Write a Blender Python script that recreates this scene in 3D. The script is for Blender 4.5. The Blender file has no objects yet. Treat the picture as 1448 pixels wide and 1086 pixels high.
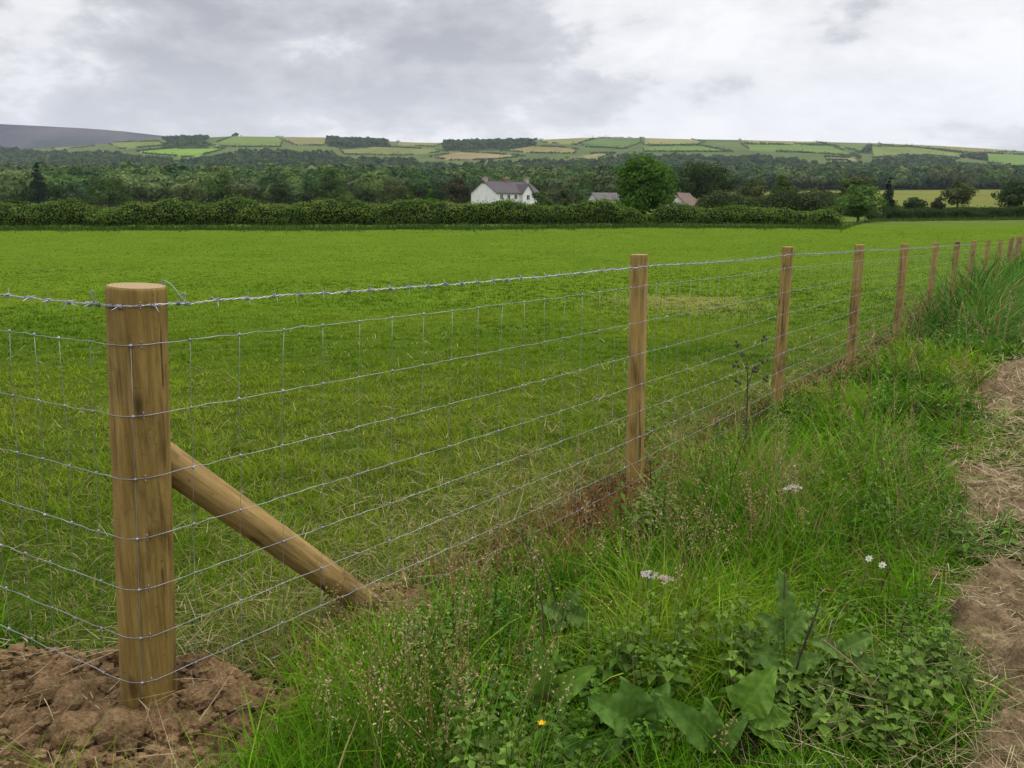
import bpy, math
import numpy as np
from mathutils import Matrix, Vector

R8 = np.random.default_rng
scene = bpy.context.scene
COL = scene.collection
PI = math.pi

# ------------------------------------------------------------------ camera model
F, CX, CY = 1150.0, 724.0, 543.0
PITCH = math.radians(12.3)
SP, CP = math.sin(PITCH), math.cos(PITCH)
EYE = 1.59

def ratio(v):
    up = (CY - np.asarray(v, float)) / F
    return (-SP + CP * up) / (CP + SP * up)

def side(u, v):
    up = (CY - np.asarray(v, float)) / F
    return ((np.asarray(u, float) - CX) / F) / (CP + SP * up)

def at(u, v, D):
    return np.array([D * float(side(u, v)), D, EYE + D * float(ratio(v))])

def project(x, y, z):
    z = z - EYE
    d = y * CP - z * SP
    up = y * SP + z * CP
    return CX + F * x / d, CY - F * up / d

# ------------------------------------------------------------------ noise
def _h(ix, iy, seed):
    n = (ix.astype(np.int64) * 374761393 + iy.astype(np.int64) * 668265263 + seed * 1442695041) & 0x7fffffff
    n = ((n ^ (n >> 13)) * 1274126177) & 0x7fffffff
    return ((n ^ (n >> 16)) & 0xffff) / 65535.0

def vnoise(x, y, seed=0):
    x = np.asarray(x, float); y = np.asarray(y, float)
    ix = np.floor(x); iy = np.floor(y)
    fx = x - ix; fy = y - iy
    fx = fx * fx * (3 - 2 * fx); fy = fy * fy * (3 - 2 * fy)
    a = _h(ix, iy, seed); b = _h(ix + 1, iy, seed); c = _h(ix, iy + 1, seed); d = _h(ix + 1, iy + 1, seed)
    return (a * (1 - fx) + b * fx) * (1 - fy) + (c * (1 - fx) + d * fx) * fy

def fbm(x, y, seed=0, octv=4):
    t = 0; a = 0.5; s = 0
    for k in range(octv):
        t = t + a * vnoise(x * 2 ** k + 17.3 * k, y * 2 ** k - 9.1 * k, seed + k); s += a; a *= 0.5
    return t / s

def sstep(a, b, x):
    t = np.clip((x - a) / (b - a), 0, 1)
    return t * t * (3 - 2 * t)

# ------------------------------------------------------------------ terrain
_ty = [-60, 2.35, 4.8, 7.2, 9.6, 12, 14.4, 16.8, 19.2, 21.6, 24, 36, 50, 70, 87, 110, 200, 250, 300, 400, 600, 900, 1200, 1500, 2000, 2300, 3200]
_tz = [0, 0, -.065, -.13, -.22, -.32, -.40, -.47, -.55, -.63, -.70, -1.05, -1.2, -1.0, -.5, -.3, 0, 1, 2.5, 5.5, 13, 28, 50, 80, 148, 185, 150]
_sky_u = [-700, -300, 0, 69, 152, 207, 242, 293, 330, 380, 463, 480, 549, 583, 618, 673, 735, 763, 825, 908, 948, 1045, 1128, 1245, 1328, 1397, 1448, 1800, 2300]
_sky_v = [216, 212, 205, 203.5, 197, 189.8, 190.5, 188.3, 186.5, 187.3, 188.3, 191.5, 193.5, 195.3, 195.8, 194.5, 193.3, 191.6, 188.7, 188.8, 190.2, 191.8, 193.8, 196.6, 200, 204, 207.7, 214, 218]
_sky_a = side(_sky_u, _sky_v)
_sky_z = EYE + 2300 * ratio(_sky_v)

def g(x, y):
    x = np.asarray(x, float); y = np.asarray(y, float)
    z = np.interp(y, _ty, _tz)
    # soften the joints of the profile
    e = 0.12 * np.maximum(np.abs(y), 4)
    z = 0.5 * z + 0.25 * np.interp(y - e, _ty, _tz) + 0.25 * np.interp(y + e, _ty, _tz)
    a = x / np.maximum(y, 1.0)
    crest = np.interp(a, _sky_a, _sky_z)
    k = sstep(900, 2300, y)
    z = z + (crest - 185) * k
    z = z + (fbm(x / 330.0, y / 420.0, 5) - .5) * 16 * sstep(350, 1100, y) * (1 - sstep(1900, 2250, y))
    z = z + (vnoise(x / 3.1, y / 3.1, 3) - .5) * .06 * sstep(4, 9, np.abs(y) + np.abs(x) * .3) * (1 - sstep(60, 90, y))
    z = z + (vnoise(x / .7, y / .7, 4) - .5) * .025 * (1 - sstep(10, 20, y))
    return z

def ground_at(u, v, d0=1.2, d1=3000.0):
    ys = np.geomspace(d0, d1, 3000)
    xs = ys * float(side(u, v)); zs = EYE + ys * float(ratio(v))
    below = zs < g(xs, ys)
    i = int(np.argmax(below)) if below.any() else len(ys) - 1
    return np.array([xs[i], ys[i], float(g(xs[i], ys[i]))])

# fence line: t along the long run, s to the right of it
C0 = np.array([-1.085, 2.35])
P1 = np.array([0.76, 4.8])
DR = (P1 - C0) / np.linalg.norm(P1 - C0)
DR = np.array([.567, .824]); DR = DR / np.linalg.norm(DR)
NR = np.array([DR[1], -DR[0]])
DL = np.array([-.87, .49]); DL = DL / np.linalg.norm(DL)
NL = np.array([DL[1] * -1, DL[0]]); NL = np.array([-DL[1], DL[0]])
if NL[1] > 0: NL = -NL

def st(x, y):
    dx = x - C0[0]; dy = y - C0[1]
    return dx * NR[0] + dy * NR[1], dx * DR[0] + dy * DR[1]

def qleft(x, y):
    return (x - C0[0]) * NL[0] + (y - C0[1]) * NL[1]

def in_field(x, y):
    s, t = st(x, y)
    return (s < 0) & (qleft(x, y) < 0)

def path_centre(t):
    return 2.40 + .12 * (1 - sstep(1.5, 4.0, t)) + .10 * np.sin(t * .55 + .4) + .06 * np.sin(t * 1.3)

def path_amt(x, y):
    s, t = st(x, y)
    hw = .60 + .26 * (fbm(x * 1.3, y * 1.3, 21, 3) - .5) * 2
    d = np.abs(s - path_centre(t))
    m = 1 - sstep(hw - .12, hw + .12, d)
    isl = sstep(.66, .74, vnoise(x * 1.1, y * 1.1, 30))
    return m * (1 - .9 * isl)

SOIL = np.array([-1.56, 2.10])
def soil_amt(x, y):
    dx = (x - SOIL[0]) / .98; dy = (y - SOIL[1]) / .66
    r = np.sqrt(dx * dx + dy * dy) + .35 * (fbm(x * 3, y * 3, 40, 3) - .5)
    a = 1 - sstep(.72, 1.0, r)
    dx = (x + .50) / .26; dy = (y - 3.05) / .20
    r2 = np.sqrt(dx * dx + dy * dy) + .5 * (fbm(x * 4, y * 4, 41, 3) - .5)
    return np.maximum(a, 1 - sstep(.6, 1.0, r2))

# ------------------------------------------------------------------ mesh helpers
class MB:
    def __init__(s): s.v = []; s.f = []; s.c = []; s.n = 0
    def add(s, v, f, col=(1, 1, 1)):
        v = np.asarray(v, float).reshape(-1, 3); f = np.asarray(f, np.int64)
        s.v.append(v); s.f.append(f + s.n); s.n += len(v)
        c = np.asarray(col, float)
        s.c.append(np.tile(c, (len(v), 1)) if c.ndim == 1 else c)
    def build(s, name, mat, parent=None, loc=None, smooth=False, local=False):
        v = np.concatenate(s.v); c = np.concatenate(s.c)
        loc = np.zeros(3) if loc is None else np.asarray(loc, float)
        if not local: v = v - loc
        me = bpy.data.meshes.new(name)
        me.vertices.add(len(v)); me.vertices.foreach_set('co', v.astype(np.float32).ravel())
        idx = np.concatenate([f.ravel() for f in s.f])
        tot = np.concatenate([np.full(len(f), f.shape[1]) for f in s.f])
        st_ = np.concatenate([[0], np.cumsum(tot)[:-1]])
        me.loops.add(len(idx)); me.loops.foreach_set('vertex_index', idx.astype(np.int32))
        me.polygons.add(len(tot)); me.polygons.foreach_set('loop_start', st_.astype(np.int32))
        me.polygons.foreach_set('loop_total', tot.astype(np.int32))
        me.polygons.foreach_set('use_smooth', np.full(len(tot), smooth, bool))
        at_ = me.attributes.new('Col', 'FLOAT_COLOR', 'POINT')
        at_.data.foreach_set('color', np.concatenate([c, np.ones((len(c), 1))], 1).astype(np.float32).ravel())
        me.update(calc_edges=True)
        me.materials.append(mat)
        o = bpy.data.objects.new(name, me); COL.objects.link(o)
        o.location = loc
        if parent is not None: adopt(o, parent)
        return o

def adopt(o, parent):
    o.parent = parent
    pl = Vector((0, 0, 0)); p = parent
    pl = world_loc(parent)
    o.matrix_parent_inverse = Matrix.Translation(-pl)

_wl = {}
def world_loc(o):
    # all parents in this script are translated only, and stored in world coordinates
    return Vector(o.location)

def tag(o, label=None, cat=None, group=None, kind=None):
    if label: o['label'] = label
    if cat: o['category'] = cat
    if group: o['group'] = group
    if kind: o['kind'] = kind
    return o

def empty(name, loc):
    o = bpy.data.objects.new(name, None); COL.objects.link(o)
    o.location = loc; o.empty_display_size = .2
    return o

def copy_tree(src, loc, rz=0.0, sc=(1, 1, 1)):
    """copy a thing and its parts (parts are in local coordinates with identity inverse)"""
    c = src.copy(); COL.objects.link(c)
    c.location = loc; c.rotation_euler = (0, 0, rz); c.scale = sc
    for ch in list(src.children):
        k = ch.copy(); COL.objects.link(k); k.parent = c
        for gg in list(ch.children):
            m = gg.copy(); COL.objects.link(m); m.parent = k
    return c

def tube(mb, pts, r, n=6, col=(1, 1, 1), cap=True):
    pts = np.asarray(pts, float); N = len(pts)
    r = np.broadcast_to(np.asarray(r, float), (N,))
    t = np.gradient(pts, axis=0); t /= np.linalg.norm(t, axis=1, keepdims=True) + 1e-12
    m = np.abs(t.mean(0)); ref = np.array([0, 0, 1.0]) if m[2] < .8 else np.array([1.0, 0, 0])
    u = np.cross(t, ref); u /= np.linalg.norm(u, axis=1, keepdims=True) + 1e-12
    w = np.cross(u, t)
    a = np.arange(n) * 2 * PI / n
    v = pts[:, None] + r[:, None, None] * (u[:, None] * np.cos(a)[None, :, None] + w[:, None] * np.sin(a)[None, :, None])
    i = np.arange(N - 1)[:, None] * n; j = np.arange(n)[None]; j2 = (j + 1) % n
    f = np.stack([i + j, i + j2, i + n + j2, i + n + j], -1).reshape(-1, 4)
    mb.add(v.reshape(-1, 3), f, col)
    if cap:
        base = mb.n - N * n
        mb.f.append(np.array([list(range(base + n - 1, base - 1, -1))]))
        mb.f.append(np.array([list(range(mb.n - n, mb.n))]))

def box(mb, x0, x1, y0, y1, z0, z1, col=(1, 1, 1)):
    v = [(x, y, z) for z in (z0, z1) for y in (y0, y1) for x in (x0, x1)]
    f = [(0, 2, 3, 1), (4, 5, 7, 6), (0, 1, 5, 4), (2, 6, 7, 3), (0, 4, 6, 2), (1, 3, 7, 5)]
    mb.add(v, f, col)

def blades(mb, rng, P, h, w, az, lean, curl, col, nseg=3, tipcol=None):
    N = len(P)
    if N == 0: return
    X = np.zeros(N); Z = np.zeros(N); cen = []
    prof = (1 - np.linspace(0, 1, nseg + 1) ** 1.6 * .93)
    dx = np.cos(az); dy = np.sin(az)
    for k in range(nseg + 1):
        cen.append(np.stack([P[:, 0] + dx * X, P[:, 1] + dy * X, P[:, 2] + Z], 1))
        th = lean + curl * (k + .5) / nseg
        X = X + np.sin(th) * h / nseg; Z = Z + np.cos(th) * h / nseg
    cen = np.stack(cen, 1)
    tw = az + rng.normal(0, .7, N)
    wd = np.stack([-np.sin(tw), np.cos(tw), np.zeros(N)], 1)
    off = wd[:, None] * (w[:, None] * prof[None] * .5)[..., None]
    v = np.stack([cen - off, cen + off], 2).reshape(-1, 3)
    b = (np.arange(N) * (nseg + 1) * 2)[:, None]; k = np.arange(nseg)[None] * 2
    f = np.stack([b + k, b + k + 1, b + k + 3, b + k + 2], -1).reshape(-1, 4)
    c = np.repeat(col, (nseg + 1) * 2, axis=0)
    mb.add(v, f, c)

def cards(mb, rng, Pc, nrm, size, col, asp=.62):
    """small leaf-like diamonds, each with its own tilt"""
    N = len(Pc)
    nrm = nrm / (np.linalg.norm(nrm, axis=1, keepdims=True) + 1e-9)
    r = rng.normal(size=(N, 3))
    u = np.cross(nrm, r); u /= np.linalg.norm(u, axis=1, keepdims=True) + 1e-9
    w = np.cross(nrm, u)
    s = np.broadcast_to(np.asarray(size, float), (N,))[:, None]
    fold = nrm * s * .18
    v = np.stack([Pc - u * s, Pc + w * s * asp + fold, Pc + u * s, Pc - w * s * asp + fold], 1).reshape(-1, 3)
    f = np.arange(N * 4).reshape(N, 4)
    mb.add(v, f, np.repeat(col, 4, axis=0))

def icosphere(sub):
    import bmesh
    bm = bmesh.new(); bmesh.ops.create_icosphere(bm, subdivisions=sub, radius=1)
    v = np.array([p.co[:] for p in bm.verts]); f = np.array([[q.index for q in p.verts] for p in bm.faces]); bm.free()
    return v, f

def n3(v, sc, seed):
    return (vnoise(v[:, 0] * sc + 3.1 * v[:, 2] * sc, v[:, 1] * sc - 1.7 * v[:, 2] * sc, seed) + vnoise(v[:, 2] * sc + 5, v[:, 0] * sc * .8 + v[:, 1] * sc, seed + 9)) * .5

# ------------------------------------------------------------------ materials
def newmat(name):
    m = bpy.data.materials.new(name); m.use_nodes = True
    nt = m.node_tree; b = nt.nodes['Principled BSDF']
    return m, nt, b

def nd(nt, typ, **kw):
    n = nt.nodes.new(typ)
    for k, v in kw.items():
        if k in n.inputs: n.inputs[k].default_value = v
        else: setattr(n, k, v)
    return n

def ramp(nt, fac, stops):
    r = nt.nodes.new('ShaderNodeValToRGB')
    while len(r.color_ramp.elements) < len(stops): r.color_ramp.elements.new(.5)
    for e, (p, c) in zip(r.color_ramp.elements, stops):
        e.position = p; e.color = (*c, 1)
    nt.links.new(fac, r.inputs[0]); return r

def mixc(nt, fac, a, b, mode='MIX'):
    m = nt.nodes.new('ShaderNodeMix'); m.data_type = 'RGBA'; m.blend_type = mode
    for s, val in ((0, fac), (6, a), (7, b)):
        if hasattr(val, 'links') or hasattr(val, 'is_linked'): nt.links.new(val, m.inputs[s])
        elif s == 0: m.inputs[0].default_value = val
        else: m.inputs[s].default_value = (*val, 1)
    return m.outputs[2]

def leaf_mat(name, transl=.35, rough=.55, spec=.25):
    m, nt, b = newmat(name)
    a = nd(nt, 'ShaderNodeAttribute', attribute_name='Col')
    b.inputs['Roughness'].default_value = rough
    b.inputs['Specular IOR Level'].default_value = spec
    nt.links.new(a.outputs['Color'], b.inputs['Base Color'])
    t = nd(nt, 'ShaderNodeBsdfTranslucent'); nt.links.new(a.outputs['Color'], t.inputs['Color'])
    mx = nd(nt, 'ShaderNodeMixShader'); mx.inputs[0].default_value = transl
    nt.links.new(b.outputs[0], mx.inputs[1]); nt.links.new(t.outputs[0], mx.inputs[2])
    nt.links.new(mx.outputs[0], nt.nodes['Material Output'].inputs['Surface'])
    return m

M_GRASS = leaf_mat('grass blade', .32, .7, .015)
M_LEAF = leaf_mat('tree leaf', .22, .8, .01)
M_BROAD = leaf_mat('broad leaf', .25, .55, .14)
def blemish(m):
    nt = m.node_tree; b = nt.nodes['Principled BSDF']; a = nt.nodes['Attribute']
    tc = nd(nt, 'ShaderNodeTexCoord'); n = nd(nt, 'ShaderNodeTexNoise', Scale=38.0, Detail=4.0, Roughness=.6); nt.links.new(tc.outputs['Object'], n.inputs['Vector'])
    n2 = nd(nt, 'ShaderNodeTexNoise', Scale=150.0, Detail=2.0); nt.links.new(tc.outputs['Object'], n2.inputs['Vector'])
    r = ramp(nt, n.outputs['Fac'], [(.3, (.72, .78, .8)), (.7, (1.25, 1.15, 1.0))]); r2 = ramp(nt, n2.outputs['Fac'], [(.30, (.9, .45, .25)), (.35, (1, 1, 1))])
    c = mixc(nt, 1.0, mixc(nt, 1.0, a.outputs['Color'], r.outputs[0], 'MULTIPLY'), r2.outputs[0], 'MULTIPLY')
    nt.links.new(c, b.inputs['Base Color'])
    bp = nd(nt, 'ShaderNodeBump', Strength=.4, Distance=.004); nt.links.new(n.outputs['Fac'], bp.inputs['Height']); nt.links.new(bp.outputs[0], b.inputs['Normal'])
blemish(M_BROAD)
M_STRAW = leaf_mat('dry straw', .15, .8, .1)

def attr_mat(name, rough=.85, spec=.2, nsc=0, namt=0.0, bump=0):
    m, nt, b = newmat(name)
    a = nd(nt, 'ShaderNodeAttribute', attribute_name='Col')
    b.inputs['Roughness'].default_value = rough; b.inputs['Specular IOR Level'].default_value = spec
    out = a.outputs['Color']
    if nsc:
        tc = nd(nt, 'ShaderNodeTexCoord')
        n = nd(nt, 'ShaderNodeTexNoise', Scale=nsc, Detail=5.0, Roughness=.65); nt.links.new(tc.outputs['Object'], n.inputs['Vector'])
        r = ramp(nt, n.outputs['Fac'], [(.3, (1 - namt,) * 3), (.7, (1 + namt,) * 3)])
        out = mixc(nt, 1.0, out, r.outputs[0], 'MULTIPLY')
        if bump:
            bp = nd(nt, 'ShaderNodeBump', Strength=bump, Distance=.02); nt.links.new(n.outputs['Fac'], bp.inputs['Height'])
            nt.links.new(bp.outputs[0], b.inputs['Normal'])
    nt.links.new(out, b.inputs['Base Color'])
    return m

M_CORE = attr_mat('hedge core with painted shade', .95, .05)
M_HILL = attr_mat('hill pasture', .95, 0, .012, .18)
M_BARK = attr_mat('tree bark', .9, .1, 3.0, .4)
M_PAINT = attr_mat('weathered render and slate', .8, .2, .8, .12)
M_STEM = attr_mat('plant stem', .6, .2)

def wood_mat(name, lo, mid, hi, seed):
    m, nt, b = newmat(name)
    tc = nd(nt, 'ShaderNodeTexCoord')
    oi = nd(nt, 'ShaderNodeObjectInfo')
    mp = nd(nt, 'ShaderNodeMapping'); mp.inputs['Scale'].default_value = (1, 1, .06)
    nt.links.new(tc.outputs['Object'], mp.inputs['Vector'])
    sh = nd(nt, 'ShaderNodeVectorMath', operation='SCALE'); sh.inputs['Scale'].default_value = 9.0 + seed
    cb = nd(nt, 'ShaderNodeCombineXYZ')
    for i in range(3): nt.links.new(oi.outputs['Random'], cb.inputs[i])
    nt.links.new(cb.outputs[0], sh.inputs[0])
    ad = nd(nt, 'ShaderNodeVectorMath', operation='ADD'); nt.links.new(mp.outputs[0], ad.inputs[0]); nt.links.new(sh.outputs[0], ad.inputs[1])
    grain = nd(nt, 'ShaderNodeTexNoise', Scale=60.0, Detail=6.0, Roughness=.7, Distortion=.4); nt.links.new(ad.outputs[0], grain.inputs['Vector'])
    ad2 = nd(nt, 'ShaderNodeVectorMath', operation='ADD'); nt.links.new(tc.outputs['Object'], ad2.inputs[0]); nt.links.new(sh.outputs[0], ad2.inputs[1])
    mp2 = nd(nt, 'ShaderNodeMapping'); mp2.inputs['Scale'].default_value = (1, 1, .35); nt.links.new(ad2.outputs[0], mp2.inputs['Vector'])
    blot = nd(nt, 'ShaderNodeTexNoise', Scale=9.0, Detail=5.0, Roughness=.6, Distortion=.6); nt.links.new(mp2.outputs[0], blot.inputs['Vector'])
    vo = nd(nt, 'ShaderNodeTexVoronoi', Scale=7.0, Randomness=1.0); nt.links.new(mp2.outputs[0], vo.inputs['Vector'])
    base = ramp(nt, grain.outputs['Fac'], [(.28, lo), (.5, mid), (.72, hi)])
    st_ = ramp(nt, blot.outputs['Fac'], [(.33, (.40, .37, .33)), (.46, (.92, .92, .92)), (.70, (1.15, 1.14, 1.1))])
    c1 = mixc(nt, 1.0, base.outputs[0], st_.outputs[0], 'MULTIPLY')
    kn = ramp(nt, vo.outputs['Distance'], [(.05, (.25, .2, .16)), (.13, (1, 1, 1))])
    c2 = mixc(nt, .8, c1, kn.outputs[0], 'MULTIPLY')
    mp3 = nd(nt, 'ShaderNodeMapping'); mp3.inputs['Scale'].default_value = (1, 1, .022); nt.links.new(ad2.outputs[0], mp3.inputs['Vector'])
    ck = nd(nt, 'ShaderNodeTexNoise', Scale=42.0, Detail=2.0, Roughness=.5); nt.links.new(mp3.outputs[0], ck.inputs['Vector'])
    ckr = ramp(nt, ck.outputs['Fac'], [(.285, (.16, .13, .10)), (.315, (1, 1, 1))])
    c2 = mixc(nt, .85, c2, ckr.outputs[0], 'MULTIPLY')
    sp_ = nd(nt, 'ShaderNodeTexNoise', Scale=70.0, Detail=3.0); nt.links.new(ad2.outputs[0], sp_.inputs['Vector'])
    spr = ramp(nt, sp_.outputs['Fac'], [(.27, (.35, .3, .25)), (.34, (1, 1, 1))])
    c2 = mixc(nt, .7, c2, spr.outputs[0], 'MULTIPLY')
    nt.links.new(c2, b.inputs['Base Color'])
    b.inputs['Roughness'].default_value = .78; b.inputs['Specular IOR Level'].default_value = .2
    bp = nd(nt, 'ShaderNodeBump', Strength=.35, Distance=.004); nt.links.new(grain.outputs['Fac'], bp.inputs['Height'])
    nt.links.new(bp.outputs[0], b.inputs['Normal'])
    return m

M_POST = wood_mat('treated softwood post', (.105, .066, .018), (.208, .138, .038), (.305, .208, .068), 0)
M_STRUT = wood_mat('treated softwood strut', (.14, .088, .030), (.275, .182, .064), (.375, .262, .105), 3)

M_LINE = wood_mat('treated softwood line post', (.140, .090, .026), (.265, .180, .054), (.375, .262, .092), 5)
def endgrain_mat():
    m, nt, b = newmat('sawn end grain')
    tc = nd(nt, 'ShaderNodeTexCoord')
    w = nd(nt, 'ShaderNodeTexWave', wave_type='RINGS', rings_direction='Z', Scale=28.0, Distortion=2.5, Detail=3.0)
    nt.links.new(tc.outputs['Object'], w.inputs['Vector'])
    r = ramp(nt, w.outputs['Fac'], [(0, (.19, .125, .055)), (1, (.33, .235, .11))])
    nt.links.new(r.outputs[0], b.inputs['Base Color']); b.inputs['Roughness'].default_value = .85
    return m
M_END = endgrain_mat()

def wire_mat():
    m, nt, b = newmat('galvanised wire')
    tc = nd(nt, 'ShaderNodeTexCoord')
    n = nd(nt, 'ShaderNodeTexNoise', Scale=14.0, Detail=3.0); nt.links.new(tc.outputs['Object'], n.inputs['Vector'])
    r = ramp(nt, n.outputs['Fac'], [(.3, (.18, .185, .20)), (.7, (.36, .37, .40))])
    nt.links.new(r.outputs[0], b.inputs['Base Color'])
    b.inputs['Metallic'].default_value = .45; b.inputs['Roughness'].default_value = .42
    return m
M_WIRE = wire_mat()

def soil_mat(name, cols, sc):
    m, nt, b = newmat(name)
    tc = nd(nt, 'ShaderNodeTexCoord')
    n = nd(nt, 'ShaderNodeTexNoise', Scale=sc, Detail=8.0, Roughness=.7); nt.links.new(tc.outputs['Object'], n.inputs['Vector'])
    n2 = nd(nt, 'ShaderNodeTexNoise', Scale=sc * 9, Detail=4.0, Roughness=.7); nt.links.new(tc.outputs['Object'], n2.inputs['Vector'])
    r = ramp(nt, n.outputs['Fac'], [(.3, cols[0]), (.52, cols[1]), (.72, cols[2])])
    r2 = ramp(nt, n2.outputs['Fac'], [(.3, (.5, .5, .5)), (.7, (1.3, 1.3, 1.3))])
    nt.links.new(mixc(nt, 1.0, r.outputs[0], r2.outputs[0], 'MULTIPLY'), b.inputs['Base Color'])
    b.inputs['Roughness'].default_value = .95; b.inputs['Specular IOR Level'].default_value = .1
    bp = nd(nt, 'ShaderNodeBump', Strength=1.0, Distance=.03)
    ad = nd(nt, 'ShaderNodeMath', operation='ADD'); nt.links.new(n.outputs['Fac'], ad.inputs[0]); nt.links.new(n2.outputs['Fac'], ad.inputs[1])
    nt.links.new(ad.outputs[0], bp.inputs['Height']); nt.links.new(bp.outputs[0], b.inputs['Normal'])
    return m
M_SOIL = soil_mat('dug red-brown soil', ((.10, .060, .027), (.25, .158, .076), (.42, .285, .15)), 7.0)
M_PATH = soil_mat('dry trodden earth', ((.08, .055, .028), (.22, .155, .085), (.40, .305, .185)), 5.0)
M_CLOD = soil_mat('earth covered stone', ((.15, .092, .042), (.29, .185, .092), (.44, .30, .165)), 9.0)

def ground_mat():
    m, nt, b = newmat('pasture soil and thatch')
    a = nd(nt, 'ShaderNodeAttribute', attribute_name='Col')
    tc = nd(nt, 'ShaderNodeTexCoord')
    n = nd(nt, 'ShaderNodeTexNoise', Scale=3.0, Detail=8.0, Roughness=.7); nt.links.new(tc.outputs['Object'], n.inputs['Vector'])
    n2 = nd(nt, 'ShaderNodeTexNoise', Scale=.35, Detail=5.0, Roughness=.6); nt.links.new(tc.outputs['Object'], n2.inputs['Vector'])
    r = ramp(nt, n.outputs['Fac'], [(.3, (.65, .65, .6)), (.7, (1.3, 1.25, 1.2))])
    r2 = ramp(nt, n2.outputs['Fac'], [(.3, (.82, .88, .8)), (.7, (1.15, 1.08, 1.1))])
    c = mixc(nt, 1.0, a.outputs['Color'], r.outputs[0], 'MULTIPLY')
    c = mixc(nt, 1.0, c, r2.outputs[0], 'MULTIPLY')
    nt.links.new(c, b.inputs['Base Color']); b.inputs['Roughness'].default_value = .95; b.inputs['Specular IOR Level'].default_value = 0
    return m
M_GROUND = ground_mat()

# ------------------------------------------------------------------ ground sheet
def grid_mesh(mb, X, Y, Z, col):
    nr, nc = X.shape
    v = np.stack([X, Y, Z], -1).reshape(-1, 3)
    i = np.arange(nr - 1)[:, None] * nc; j = np.arange(nc - 1)[None]
    f = np.stack([i + j, i + j + 1, i + nc + j + 1, i + nc + j], -1).reshape(-1, 4)
    mb.add(v, f, col.reshape(-1, 3))

def lerp(a, b, k): return np.asarray(a) + (np.asarray(b) - np.asarray(a)) * np.asarray(k)[..., None]

ys = np.geomspace(1.0, 275.0, 430) - 6.0 + 1.0
ys = np.concatenate([[-40, -20, -10], ys])
tt = np.linspace(-1.35, 1.35, 340)
Yg, Tg = np.meshgrid(ys, tt, indexing='ij')
Xg = Tg * (np.maximum(Yg, -3) + 9)
Zg = g(Xg, Yg)
fld = in_field(Xg, Yg)
base = lerp((.010, .011, .005), (.036, .056, .010), fld * 1.0)  # verge soil near black: shade in the gaps between blades put into its colour
base = lerp(base, (.082, .138, .013), fld * sstep(2, 22, Yg))
far = sstep(91, 97, Yg)
base = lerp(base, (.085, .125, .03), far)
worn = np.exp(-(((Xg - 3.9) / 1.5) ** 2 + ((Yg - 18.6) / 2.4) ** 2))
base = lerp(base, (.19, .17, .06), .7 * worn * fld)
s_, t_ = st(Xg, Yg)
dry = np.exp(-((s_ + .05) / .22) ** 2) * (t_ > -.3) * (Yg < 60)
base = lerp(base, (.085, .062, .028), .6 * dry * sstep(.35, .6, fbm(Xg * 1.3, Yg * 1.3, 42)))
base = lerp(base, (.12, .08, .05), .9 * path_amt(Xg, Yg) * (Yg < 60))
mb = MB(); grid_mesh(mb, Xg, Yg, Zg - .004, base)
tag(mb.build('ground', M_GROUND, smooth=True), kind='structure')

# path sheet (rutted bare earth), dipping under the turf along its ragged edge
tl = np.concatenate([np.arange(-2.5, 8, .016), np.arange(8, 34, .04)]); sl = np.arange(1.2, 3.6, .018)
T_, S_ = np.meshgrid(tl, sl, indexing='ij')
Xp = C0[0] + DR[0] * T_ + NR[0] * S_; Yp = C0[1] + DR[1] * T_ + NR[1] * S_
pa = path_amt(Xp, Yp)
rut = (fbm(Xp * 5, Yp * 5, 60, 4) - .5) * .17 - .03 * np.abs(fbm(Xp * 8, Yp * 8, 66, 3) - .5) * 2 + (fbm(T_ * 7, S_ * 1.6, 61, 3) - .5) * .07
rut = rut + (fbm(Xp * 13, Yp * 13, 63, 4) - .5) * .14 - np.abs(fbm(Xp * 9, Yp * 9, 64, 3) - .5) * .12 + .02
Zp = g(Xp, Yp) + (pa - .5) * .06 + rut * pa
mb = MB(); grid_mesh(mb, Xp, Yp, Zp, np.ones(Xp.shape + (3,)))
tag(mb.build('path', M_PATH, smooth=True), kind='structure')

# loose soil round the corner post
xs = np.arange(-3.0, .0, .008); yy = np.arange(1.3, 3.4, .008)
Xs, Ys = np.meshgrid(xs, yy, indexing='ij')
sa = soil_amt(Xs, Ys)
clod = fbm(Xs * 9, Ys * 9, 70, 4)
rdg = np.abs(fbm(Xs * 14, Ys * 14, 74, 3) - .5) * 2
fine = fbm(Xs * 38, Ys * 38, 77, 3)
Zs = g(Xs, Ys) + (sa - .45) * .09 + ((clod - .5) * .15 - rdg * .045 + (fine - .5) * .045) * sa
mb = MB(); grid_mesh(mb, Xs, Ys, Zs, np.ones(Xs.shape + (3,)))
tag(mb.build('bare_soil', M_SOIL, smooth=True), kind='structure')
def soil_z(x, y):
    sa = soil_amt(x, y)
    return g(x, y) + np.maximum(0, (sa - .45) * .09)

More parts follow.
